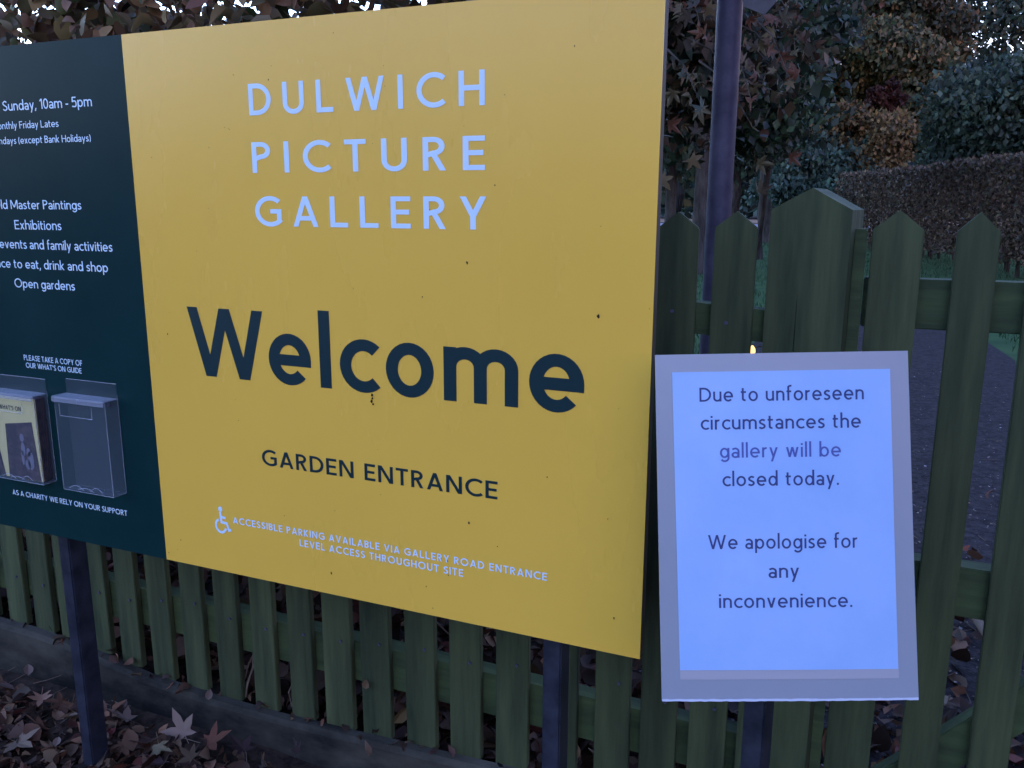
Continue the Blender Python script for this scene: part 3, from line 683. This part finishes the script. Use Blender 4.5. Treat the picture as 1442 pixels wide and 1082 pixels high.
# stems and core twigs
mb = MB()
for i in range(46):
    x = rng.uniform(HX0, HX1); y = rng.uniform(HY0+.1, HY1-.1); p = [(x, y, -.05)]; 
    for k in range(5): p.append((p[-1][0]+rng.normal(0, .05), min(max(p[-1][1]+rng.normal(0, .05), HY0), HY1), p[-1][2]+.28))
    mb.tube([tuple(np.array(q)-HL) for q in p], [.016, .013, .010, .008, .005, .003], 6)
for i in range(900):
    x = rng.uniform(HX0, HX1); y = rng.uniform(HY0, HY1); z = rng.uniform(.03, HT-.05); a = rng.normal(0, 1, 3); a /= np.linalg.norm(a); l = rng.uniform(.06, .2)
    p = np.array([x, y, z]); mb.tube([tuple(p-HL), tuple(p+a*l*.5+rng.normal(0, .01, 3)-HL), tuple(p+a*l-HL)], [.0028, .002, .001], 4, caps=False)
o = link('stems', mb.me('stems', TWIG), hedge); o['kind'] = 'stuff'
def hedge_pts(n, core=False):
    x = rng.uniform(HX0, HX1, n); z = rng.uniform(.12, HT, n); y = HY0+rng.exponential(.07, n)
    m_ = rng.random(n) < .35
    y[m_] = rng.uniform(HY0, HY1, m_.sum()); z[m_] = HT-rng.exponential(.05, m_.sum())
    if core: y = rng.uniform(HY0+.12, HY1, n); z = rng.uniform(.2, HT-.08, n)
    lump = .035*np.sin(x*7)+.03*np.sin(x*17+z*9)+.02*np.sin(z*23)
    y = y+lump*(~m_); z = z+.03*np.sin(x*9)+.02*np.sin(x*23)+.17*np.clip((x+1.85)/.35, 0, 1)*np.clip((z-.9)/.4, 0, 1)
    # thin towards the foot
    keep = rng.random(n) < np.clip((z-.05)/.45, .12, 1)
    return np.stack([x, y, z], 1)[keep]
P = hedge_pts(15000); C_ = hedge_pts(9000, True)
# the leaves that show above the board become parts
d = P-np.array([0, 0, CAMZ]); uu = d[:, 0]/d[:, 1]; vv = d[:, 2]/d[:, 1]
vis = np.where((uu > -1.36) & (uu < -.24) & (vv > .225) & (P[:, 1] < 1.75))[0]
order = vis[np.argsort(P[vis, 1])][:300]
rest = np.setdiff1d(np.arange(len(P)), order)
A_ = np.vstack([P[rest], C_])
o = link('foliage', leaves_mesh('hedge_foliage', A_-HL, rng.uniform(.038, .066, len(A_)), palette(len(A_), BCOL, BW), (BEECH_V, BEECH_F), LEAF, droop=.7), hedge); o['kind'] = 'stuff'
lv = [leaves_mesh('hedge_leaf', np.zeros((1, 3)), [1.0], palette(1, [BCOL[i % 7]], [1], .12), (BEECH_V, BEECH_F), LEAF, flat=.01, curl=.7) for i in range(14)]
for i in order:
    o = link('leaf', lv[int(rng.integers(14))], hedge, tuple(P[i]-HL), (rng.normal(-.7, .5), rng.normal(0, .6), rng.uniform(0, 6.28)))
    s = rng.uniform(.036, .062); o.scale = (s*rng.uniform(.55, .85), s, s*1.6)

# ================================================================== LEAF LITTER
LCOL = [(.11, .05, .026), (.065, .032, .018), (.15, .08, .042), (.20, .12, .07), (.035, .019, .012), (.10, .030, .02), (.24, .155, .10)]
LW = [4, 5, 3, 1.4, 5, 1.6, .15]
BE0 = (BEECH_V, BEECH_F)
n1 = 20000
x = rng.uniform(-3.2, .6, n1); y = rng.uniform(.05, 1.14, n1)
k = y < 1.13+.07*x-.03; x, y = x[k], y[k]
near_b = np.clip(1-(1.14+.07*x-y)/.12, 0, 1)
pos = np.stack([x, y, ground_z(x, y)+rng.uniform(.002, .024, len(x))+near_b*rng.uniform(0, .02, len(x))], 1)
half = int(len(pos)*.72)
a = leaves_mesh('litter_broad', pos[:half], rng.uniform(.012, .045, half), palette(half, LCOL, LW), (BEECH_V, BEECH_F), DRY, flat=.45, curl=1.0)
b_ = leaves_mesh('litter_lobed', pos[half:], rng.uniform(.016, .045, len(pos)-half), palette(len(pos)-half, LCOL, LW), (STAR_V, STAR_F), DRY, flat=.5, curl=1.0)
tag(link('leaf_litter', a), 'brown oval fallen leaves carpeting the soil in front of the fence', 'leaf litter', kind='stuff')
tag(link('leaf_litter', b_), 'brown lobed fallen leaves mixed over the soil in front of the fence', 'leaf litter', kind='stuff')
n2 = 15000
x = rng.uniform(-4.5, 1.6, n2); y = 1.20+rng.exponential(.55, n2); k = (y > 1.22+.07*x) & (y < 5)
path_in = (x > -.45) & (x < .8) & (rng.random(n2) > .9*np.exp(-(y-1.3)*.75)); k &= ~path_in
x, y = x[k], y[k]
pile = .10*np.clip(1-np.abs(y-1.35)/.35, 0, 1)*(x < -.3)
pos = np.stack([x, y, ground_z(x, y)+rng.uniform(.012, .03, len(x))+pile*rng.uniform(.2, 1, len(x))], 1)
a = leaves_mesh('litter_behind', pos, rng.uniform(.03, .06, len(pos)), palette(len(pos), LCOL, LW), (BEECH_V, BEECH_F), DRY, flat=.6, curl=1.0)
tag(link('leaf_litter', a), 'brown fallen leaves heaped under the beech hedge and by the gate path', 'leaf litter', kind='stuff')
nb = 260; x = rng.uniform(-3, -.15, nb); y = FY(x)-rng.uniform(-.03, .016, nb)
a = leaves_mesh('litter_on_board', np.stack([x, y, [CAMZ+zb(q)+.003 for q in x]], 1), rng.uniform(.008, .028, nb), palette(nb, LCOL, LW), BE0, DRY, flat=.5, curl=1.2)
tag(link('leaf_litter', a), 'small leaf scraps lying along the top of the gravel board', 'leaf litter', kind='stuff')
# fine soil crumbs and bits of twig
mb = MB()
for i in range(500):
    x = rng.uniform(-2.6, .5); y = rng.uniform(.3, 1.05); z = float(ground_z(x, y))+rng.uniform(.006, .025); a = rng.uniform(0, 6.28); l = rng.uniform(.02, .08)
    mb.tube([(x, y, z), (x+l*.5*math.cos(a), y+l*.5*math.sin(a), z+rng.uniform(0, .01)), (x+l*math.cos(a+.3), y+l*math.sin(a+.3), z)], .0009, 4, caps=False)
for i in range(900):
    x = rng.uniform(-2.2, 1.3); y = 1.25+rng.exponential(.6); z = float(ground_z(x, y))+rng.uniform(.012, .03); a = rng.uniform(0, 6.28); l = rng.uniform(.015, .07)
    mb.tube([(x, y, z), (x+l*math.cos(a), y+l*math.sin(a), z)], .001, 4, caps=False)
tag(link('twig_litter', mb.me('twig_litter', TWIG)), 'thin broken twigs scattered through the leaf litter', 'twigs', kind='stuff')
# gravel and bits on the path
n3 = 6000; x = rng.uniform(-.5, .9, n3); y = 1.3+rng.exponential(1.2, n3); k = y < 7; x, y = x[k], y[k]
a = leaves_mesh('path_bits', np.stack([x, y, np.full(len(x), .0145)], 1), rng.uniform(.004, .014, len(x)), palette(len(x), [(.30, .27, .27), (.16, .12, .10), (.08, .06, .05)], [1, 3, 3]), (CARD_V, CARD_F), DRY, flat=.3)
tag(link('path_grit', a), 'small pale grit and leaf crumbs on the asphalt path beyond the gate', 'grit', kind='stuff')

# single fallen leaves one can point to
def fallen(loc, size, colr, rot, label, shape=(STAR_V, STAR_F), curl=.8):
    size *= .66; colr = tuple(c*k for c, k in zip(colr, (.30, .25, .215)))
    V, F = shape; v = V.copy(); v[:, 2] += curl*(v[:, 0]**2)*.9+curl*.35*(v[:, 1]-.4)**2
    o = link('fallen_leaf', mesh('fallen_leaf', v*size, F, DRY, tint=[(*colr, 1)]*len(v)), None, loc, rot)
    tag(o, label, 'leaf'); return o
def gp(px, py, off=.022):      # where a sight line of the photograph meets the soil
    q = np.array([px-721, py-541, 1190.4]); dd = q[0]*np.array(cx)+q[1]*np.array(cd)+q[2]*np.array(cf)
    z = -.96
    for _ in range(8): pt = dd*(z/dd[2]); z = float(ground_z(pt[0], pt[1]))-1.0+off
    return (pt[0], pt[1], z+1.0)
BE = (BEECH_V, BEECH_F)
fallen(gp(182, 1016), .075, (.62, .52, .46), (.45, .3, 1.9), 'pale curled maple leaf just right of the left sign leg')
fallen(gp(262, 1036), .085, (.66, .57, .52), (1.25, -.5, .5), 'upright pale star shaped leaf lying nearest the gravel board')
fallen(gp(22, 1046), .085, (.46, .38, .30), (.2, .15, 4.6), 'large buff maple leaf at the bottom left edge')
fallen(gp(62, 1030), .085, (.26, .15, .12), (1.0, .5, 2.6), 'reddish curled leaf standing left of the left sign leg')
fallen(gp(78, 1052), .03, (.5, .42, .38), (.3, .1, .6), 'small pale leaf scrap beside the reddish curled leaf', BE)
fallen(gp(292, 1050), .08, (.30, .12, .07), (.6, .3, 5.4), 'rust brown maple leaf behind the upright pale one')
fallen(gp(215, 1042), .075, (.16, .09, .075), (.3, .2, 3.4), 'dark wine brown lobed leaf between the two pale leaves')
fallen(gp(40, 952), .04, (.45, .37, .34), (.5, .2, 1.0), 'small pale folded leaf close to the gravel board at far left', BE)
fallen(gp(20, 972), .05, (.36, .28, .27), (.4, .3, 2.2), 'greyish pink leaf at the left edge under the board', BE)
fallen(gp(92, 1012), .04, (.40, .33, .26), (.3, -.2, 5.0), 'small buff oval leaf touching the left sign leg', BE)
fallen(gp(168, 1002), .035, (.34, .25, .22), (.4, .2, .2), 'small tan scrap above the pale curled maple leaf', BE)
fallen(gp(230, 1074), .065, (.24, .17, .20), (.3, .1, 2.9), 'mauve brown maple leaf at the bottom edge')
fallen(gp(345, 1060), .07, (.12, .08, .09), (.4, .2, 1.4), 'dark curled leaf nearest the board on the right')
# leaves caught in the fence
fallen((-.688, FY(-.69)-.012, CAMZ-.872), .055, (.26, .22, .09), (1.5, .9, .9), 'mottled yellow leaf stuck across the foot of a picket', BE, 1.2)
fallen((-.742, FY(-.74)-.006, CAMZ-.822), .030, (.42, .34, .22), (1.6, .1, .25), 'small pale oval leaf hanging at the side of a picket', BE, 1.2)
fallen((-.425, FY(-.42)+.030, CAMZ-.745), .042, (.55, .48, .38), (1.1, .5, 1.2), 'pale leaf resting on the rail beside the right sign leg', BE, 1.3)
fallen((-1.055, FY(-1.05)-.03, CAMZ-.895), .030, (.42, .38, .36), (1.2, .2, .5), 'grey withered leaf standing on the board between pickets', BE, 1.3)
fallen((-.72, FY(-.72)-.045, CAMZ-.925), .045, (.30, .22, .17), (1.45, .2, 2.7), 'brown torn leaf hanging over the board edge', BE, 1.5)
fallen((-.855, FY(-.86)-.050, CAMZ-.945), .045, (.22, .22, .27), (1.35, .1, 1.7), 'flat grey blue leaf stuck on the face of the gravel board', (STAR_V, STAR_F), .3)
fallen((-.575, FY(-.57)-.02, CAMZ-.91), .035, (.40, .26, .24), (.6, .4, 1.2), 'pinkish crumpled leaf on the board near the middle', BE, 1.5)
fallen((.33, 2.95, .03), .075, (.60, .30, .27), (.5, .2, 1.5), 'pink fallen leaf on the path behind the gate', (STAR_V, STAR_F))
fallen((.32, 2.60, .03), .07, (.50, .12, .05), (.3, .2, .5), 'orange fallen leaf on the dirt behind the gate', (STAR_V, STAR_F))
fallen((.60, 3.7, .03), .06, (.50, .46, .40), (.3, .2, 4.5), 'pale fallen leaf on the path beside the third gate picket', (STAR_V, STAR_F))
mb = MB().tube([(.30, 2.17, .03), (.305, 2.12, .045), (.318, 2.06, .035)], [.011, .012, .007], 8)
tag(link('fallen_stick', mb.me('fallen_stick', TWIG, smooth=True)), 'short pale stick lying on the soil behind the gate rail', 'stick')
# dead stems poking between pickets
for (x0, lab) in ((-1.005, 'dry bent stem poking out left of the middle pickets'), (-.905, 'tangle of dry curled stems between two pickets')):
    mb = MB()
    for q in range(3):
        p = [(x0+rng.normal(0, .008), FY(x0)+.01, CAMZ-.90)]
        for k in range(5): p.append((p[-1][0]+rng.normal(.006, .008), p[-1][1]+rng.normal(.004, .006), p[-1][2]+.028))
        mb.tube(p, [.002, .0018, .0016, .0013, .001, .0006], 6)
    tag(link('dry_stem', mb.me('dry_stem', TWIG, smooth=True)), lab, 'stem')

# ================================================================== CLIPPED HEDGE BEYOND THE LAWN
far_h = empty('clipped_hedge', (1.5, 15, 0)); tag(far_h, 'long clipped russet hedge on the lawn beyond the gate', 'hedge')
FHL = np.array(far_h.location)
line_pts = np.array([(3.9, 7.2), (1.80, 13.4), (.80, 17.5), (-.85, 21.9)])
seg = np.diff(line_pts, axis=0); ln = np.linalg.norm(seg, axis=1); cum = np.concatenate([[0], np.cumsum(ln)])
HH = 1.70
def on_line(s):
    i = np.clip(np.searchsorted(cum, s)-1, 0, 2); f = (s-cum[i])/ln[i]; return line_pts[i]+seg[i]*f[:, None], np.stack([-seg[i][:, 1], seg[i][:, 0]], 1)/ln[i][:, None]
def far_pts(n, core=False):
    s = rng.uniform(0, cum[-1], n); p, nn = on_line(s); nn = -nn   # away to the right
    z = rng.uniform(.22, HH, n); dp = rng.exponential(.06, n); top = rng.random(n) < .32
    dp[top] = rng.uniform(0, 1.3, top.sum()); z[top] = HH-rng.exponential(.04, top.sum())
    if core: dp = rng.uniform(.15, 1.1, n); z = rng.uniform(.25, HH-.1, n)
    bump = .05*np.sin(s*3.1)+.04*np.sin(s*7.7+z*4)
    q = p+nn*(dp+bump)[:, None]
    return np.stack([q[:, 0], q[:, 1], z+.02*np.sin(s*5)], 1)
P = np.vstack([far_pts(42000), far_pts(9000, True)])
FC = [(.12, .088, .055), (.09, .068, .045), (.17, .125, .08), (.06, .052, .035), (.22, .17, .11), (.08, .085, .04)]
o = link('foliage', leaves_mesh('far_hedge', P-FHL, rng.uniform(.045, .085, len(P)), palette(len(P), FC, [4, 4, 3, 3, 1, 1]), (CARD_V, CARD_F), LEAF), far_h); o['kind'] = 'stuff'
mb = MB()
for i in range(70):
    p, nn = on_line(np.array([rng.uniform(0, cum[-1])])); q = p[0]-nn[0]*rng.uniform(.2, .9)
    mb.tube([(q[0]-FHL[0], q[1]-FHL[1], -.05), (q[0]-FHL[0]+rng.normal(0, .04), q[1]-FHL[1], .7), (q[0]-FHL[0]+rng.normal(0, .1), q[1]-FHL[1], 1.5)], [.03, .02, .01], 6)
o = link('stems', mb.me('stems', BARK), far_h); o['kind'] = 'stuff'

# ================================================================== TREES
def tree(name, label, base, height, crown, ncl, nleaf, lsize, cols, wts, trunk_r=.15, cat='tree', clump=.30, zlow=None, shape=None, seed=1, droop=None, parts=0, limbs=7, shell=.55):
    """base xy, crown = (cx, cy, cz, rx, ry, rz) in metres about the camera height 1 m"""
    global rng
    r0 = rng; rng = np.random.default_rng(seed)
    root = empty(name, (base[0], base[1], 0)); tag(root, label, cat); L0 = np.array(root.location)
    c = np.array(crown[:3]); r = np.array(crown[3:])
    dirs = rng.normal(0, 1, (ncl, 3)); dirs /= np.linalg.norm(dirs, axis=1)[:, None]
    cen = c+dirs*r*rng.uniform(.25, .95, (ncl, 1))
    if zlow is not None: cen[:, 2] = np.maximum(cen[:, 2], zlow)
    cr = np.mean(r)*clump*rng.uniform(.6, 1.4, ncl)
    mb = MB(); b0 = np.array([base[0], base[1], -.1]); top = np.array([c[0], c[1], min(height, c[2]+r[2]*.7)])
    nseg = 7; tp = [b0+(top-b0)*(i/nseg)+np.array([rng.normal(0, .04), rng.normal(0, .04), 0])*i*.5 for i in range(nseg+1)]
    mb.tube([tuple(p-L0) for p in tp], [trunk_r*(1-.85*i/nseg)+.01 for i in range(nseg+1)], 10)
    root_tr = link('trunk', mb.me('trunk', BARK, smooth=True), root)
    for k in range(limbs):
        m_ = MB(); i = int(rng.integers(2, nseg)); e = cen[int(rng.integers(ncl))]; s = tp[i]; mid = (s+e)/2+np.array([0, 0, .08*np.linalg.norm(e-s)]); rr = trunk_r*.35*(1-.6*i/nseg)
        m_.tube([tuple(s-L0), tuple((s+mid)/2+rng.normal(0, .03, 3)-L0), tuple(mid-L0), tuple(e-L0)], [rr, rr*.7, rr*.45, rr*.12], 7)
        link('limb', m_.me('limb', BARK, smooth=True), root)
    ci = rng.integers(0, ncl, nleaf); d = rng.normal(0, 1, (nleaf, 3)); d /= np.linalg.norm(d, axis=1)[:, None]
    rad = cr[ci]*rng.uniform(shell, 1.08, nleaf); pos = cen[ci]+d*rad[:, None]*np.array([1.15, 1.15, .75])
    tone = 1+rng.normal(0, .22, ncl)[ci][:, None]
    colr = np.clip(palette(nleaf, cols, wts)*tone, .003, .7)
    o = link('crown', leaves_mesh('crown', pos-L0, rng.uniform(lsize*.7, lsize*1.4, nleaf), colr, shape or (CARD_V, CARD_F), LEAF, droop=droop), root); o['kind'] = 'stuff'
    rng = r0
    return root, cen, cr, tp
DG = [(.030, .055, .032), (.045, .080, .042), (.065, .10, .05), (.03, .07, .06)]
OL = [(.14, .12, .035), (.20, .15, .05), (.09, .09, .03), (.26, .18, .06)]
# sweet gum close behind the fence: its star leaves are parts where they show largest
root, cen, cr, tp = tree('sweetgum_tree', 'sweet gum with brown star shaped autumn leaves hanging beside the pole', (-2.55, 6.6), 6, (-1.75, 6.2, 2.75, 1.15, 1.3, 1.75), 70, 38000, .085, [(.09, .055, .03), (.06, .05, .028), (.13, .075, .045), (.022, .04, .022), (.035, .05, .028)], [3, 3, 1.5, 5, 4], .055, seed=11, droop=.8, limbs=12, zlow=1.35, shell=.2)
RLO = np.array(root.location)
sv = [leaves_mesh('star_leaf', np.zeros((1, 3)), [1.0], palette(1, [c_], [1], .1), (STAR_V, STAR_F), LEAF, flat=.01, curl=1.3) for c_ in [(.11, .07, .042), (.08, .056, .038), (.12, .09, .05), (.12, .05, .03), (.15, .115, .06), (.06, .05, .034), (.035, .045, .03), (.10, .06, .035), (.05, .045, .03), (.075, .05, .03)]]
tw = MB(); cnt = 0; rg = np.random.default_rng(5)
for bnum in range(34):
    uu = rg.uniform(-.245, -.05); Yb = rg.uniform(4.6, 6.2); vt = rg.uniform(.10, .24) if uu < -.12 else rg.uniform(.14, .25)
    s = np.array([uu*Yb-rg.uniform(.1, .5), Yb+.3, 1+vt*Yb+.25]); e = np.array([uu*Yb, Yb, 1+vt*Yb-.12]); mid = (s+e)/2+np.array([0, 0, .06])
    tw.tube([tuple(s-RLO), tuple(mid-RLO), tuple(e-RLO)], [.007, .004, .0015], 5)
    for k in range(8):
        f = rg.uniform(.3, 1.05); p = s*(1-f)+e*f+rg.normal(0, .055, 3)+np.array([0, 0, -.03])
        o = link('leaf', sv[int(rg.integers(7))], root, tuple(p-RLO), (rg.normal(-1.1, .5), rg.normal(0, .6), rg.uniform(0, 6.28))); ss = rg.uniform(.05, .095); o.scale = (ss, ss, ss); cnt += 1
for (uu, vv_, Yb, ci_) in [(-.225, .088, 4.8, 3), (-.232, .030, 4.8, 4), (-.198, .052, 5, 4), (-.205, .135, 5, 0), (-.17, .115, 5, 2), (-.09, .05, 5.5, 3), (-.125, .045, 5.3, 2), (-.12, .012, 5.3, 1)]:
    o = link('leaf', sv[ci_], root, (uu*Yb-RLO[0], Yb-RLO[1], 1+vv_*Yb), (-1.2, rg.normal(0, .3), rg.normal(0, .6))); o.scale = (.10,)*3
o = link('twigs', tw.me('twigs', BARK), root); o['kind'] = 'stuff'
tree('evergreen_tree', 'dark evergreen behind the sweet gum left of the pole', (-3.0, 13.5), 9, (-2.9, 13.5, 4.2, 2.6, 2.0, 3.3), 80, 60000, .13, DG, [4, 3, 2, 1], .09, seed=21, zlow=2.0)
tree('holly_tree', 'dark glossy holly tree between the pole and the gate post', (-1.9, 16.5), 9, (-1.95, 16.5, 4.2, 1.0, 1.4, 3.3), 70, 60000, .06, DG, [4, 4, 1, 1], .075, seed=22, zlow=2.1)
tree('laurel_bush', 'low bluish green bush behind the end of the clipped hedge', (-1.6, 24), 3, (-1.6, 24, 1.7, 1.6, 1.2, 1.2), 40, 22000, .14, [(.05, .09, .065), (.07, .115, .085)], [1, 1], .06, cat='bush', seed=23, limbs=4)
tree('golden_shrub', 'yellow brown autumn shrub behind the clipped hedge', (-.55, 24.5), 4, (-.35, 24.5, 2.5, 1.25, 1.0, 1.5), 45, 24000, .12, [(.25, .15, .06), (.19, .13, .05), (.10, .085, .04)], [3, 3, 2], .05, cat='shrub', seed=24, limbs=5)
tree('red_maple', 'small crimson leaved maple between the green trees', (.05, 27), 4.8, (.05, 27, 3.95, .42, .4, .55), 14, 2600, .12, [(.10, .028, .022), (.08, .035, .022)], [1, 1], .05, seed=25, limbs=4)
tree('olive_tree', 'olive gold autumn tree rising right of the holly', (.2, 32), 12, (.3, 32, 5.6, 2.3, 1.8, 3.0), 90, 70000, .17, [(.12, .12, .055), (.18, .13, .055), (.08, .10, .05), (.28, .18, .07)], [3, 2, 3, 1], .085, seed=26, limbs=12)
tree('cedar_tree', 'broad dark blue green tree above the clipped hedge', (4.6, 27), 8, (4.2, 27, 3.1, 3.1, 2.2, 2.1), 100, 110000, .16, [(.05, .085, .06), (.065, .105, .07), (.09, .13, .08)], [3, 3, 2], .11, seed=27, limbs=10)
tree('hornbeam_tree', 'tall loose crowned tree showing sky at the top right', (5.2, 38), 14, (4.6, 38, 8.9, 3.6, 2.6, 3.6), 80, 8000, .22, [(.06, .09, .06), (.09, .12, .07), (.16, .14, .07)], [3, 3, 1], .32, seed=28, limbs=16)
tree('birch_tree', 'grey green light leaved tree at the right edge behind the clipped hedge', (5.0, 21.5), 5, (4.7, 21.5, 2.5, 1.5, 1.2, 1.3), 40, 12000, .12, [(.11, .17, .10), (.15, .20, .12)], [1, 1], .1, seed=29, limbs=6)
tree('oak_tree', 'tall brown leaved oak crowning the view above the holly', (-2.5, 24), 15, (-3.3, 24, 8.5, 2.5, 3.0, 4.6), 110, 26000, .2, [(.15, .10, .06), (.09, .085, .05), (.05, .07, .04)], [2, 2, 3], .35, seed=30, limbs=14, zlow=3)
tree('lime_tree', 'far dark tree filling the gap behind the welcome board', (-5, 34), 15, (-5.2, 34, 6.8, 4.3, 4, 5.5), 110, 34000, .28, DG, [3, 2, 2, 1], .3, seed=31, limbs=10)
for i, (x, y) in enumerate([(-2.75, 11.2), (-3.6, 17), (-2.35, 12.6)]):
    mb = MB().tube([(0, 0, -.1), (rng.normal(0, .03), 0, 1.2), (rng.normal(0, .06), 0, 3.4), (.1, 0, 6.5)], [.11, .095, .085, .04], 10)
    rt = empty('bare_trunk', (x, y, 0)); tag(rt, ['slim dark trunk nearest the board edge beyond the fence', 'slim dark trunk farthest back on the lawn beyond the pole', 'slim dark trunk just left of the steel pole'][i], 'tree', 'slim trunks seen low between the pickets')
    link('trunk', mb.me('trunk', BARK, smooth=True), rt)
    e = MB().tube([(0, 0, 3), (.3, .2, 3.8), (.8, .3, 4.3)], [.05, .035, .01], 7); link('limb', e.me('limb', BARK, smooth=True), rt)
# green rise added behind everything to block the horizon glow
def rise(X, Y):
    d = np.sqrt(X**2+Y**2); return np.clip((d-82)/22, 0, 1)*(6.5+1.5*np.sin(X*.05)+1.0*np.sin(Y*.07+1))-.3
horizon_block = sheet('horizon_block', np.linspace(-240, 240, 97), np.linspace(-240, 240, 97), rise, BLOCKM); tag(horizon_block, kind='structure')
# distant wood closing the view
n = 60000
a = rng.uniform(-1.5, 1.5, n); D_ = rng.uniform(60, 78, n); x = D_*np.sin(a)*1.1-5; y = D_*np.cos(a)
hmax = 6+1.6*np.sin(x*.21)+1.2*np.sin(x*.57+1); hmax = hmax+5*np.clip(-x/6, 0, 1); z = rng.random(n)**.8*hmax
a = leaves_mesh('distant_wood', np.stack([x, y, z], 1), rng.uniform(.5, 1.1, n), palette(n, DG+[(.08, .075, .03)], [3, 3, 2, 2, 1.5]), (CARD_V, CARD_F), LEAF)
tag(link('distant_wood', a), 'far dark wood closing the garden behind all the trees', 'wood', kind='stuff')

# ================================================================== ACROSS THE ROAD (behind the viewer; unseen, mirrored in the board)
pm = sheet('road', np.linspace(-60, 60, 13), np.linspace(-11, -3, 5), lambda X, Y: 0*X+.03, ASPH); tag(pm, kind='structure')
oh = empty('reflection_hedge', (0, -17, 0)); tag(oh, 'unseen tall hedge added across the road to darken the board reflection', 'hedge')  # added so the board's gloss mirrors a dark band below the sky
n = 26000; x = rng.uniform(-60, 60, n); hh = 3.6+.8*np.sin(x*.35)+.5*np.sin(x*.9+1); z = rng.uniform(0, 1, n)**.7*hh; y = rng.uniform(-1.2, 1.2, n)
o = link('foliage', leaves_mesh('reflection_foliage', np.stack([x, y, z], 1), rng.uniform(.3, .6, n), palette(n, DG, [3, 2, 2, 1]), (CARD_V, CARD_F), LEAF), oh); o['kind'] = 'stuff'

bh = empty('light_block_hedge', (4.5, 1.8, 0)); tag(bh, 'unseen beech hedge added right of the gate to cut side light', 'hedge')  # added out of view to darken faces turned to the right
n = 12000; x = rng.uniform(-2.9, 3.5, n); z = rng.uniform(.05, 1.9, n); y = rng.choice([-1, 1], n)*(.38-rng.exponential(.06, n)); k = rng.random(n) < .3; y[k] = rng.uniform(-.4, .4, k.sum()); z[k] = 1.9-rng.exponential(.04, k.sum())
o = link('foliage', leaves_mesh('light_block_foliage', np.stack([x, y, z], 1), rng.uniform(.05, .08, n), palette(n, BCOL, BW), (BEECH_V, BEECH_F), LEAF, droop=.7), bh); o['kind'] = 'stuff'
tree('light_block_tree', 'unseen broad evergreen added right of the gate to cut side light', (7.5, -1.2), 8, (7.5, -1.2, 4.2, 3.2, 4.2, 3.6), 90, 14000, .22, DG, [3, 2, 2, 1], .30, seed=40, limbs=8)  # added out of view to block light from the right
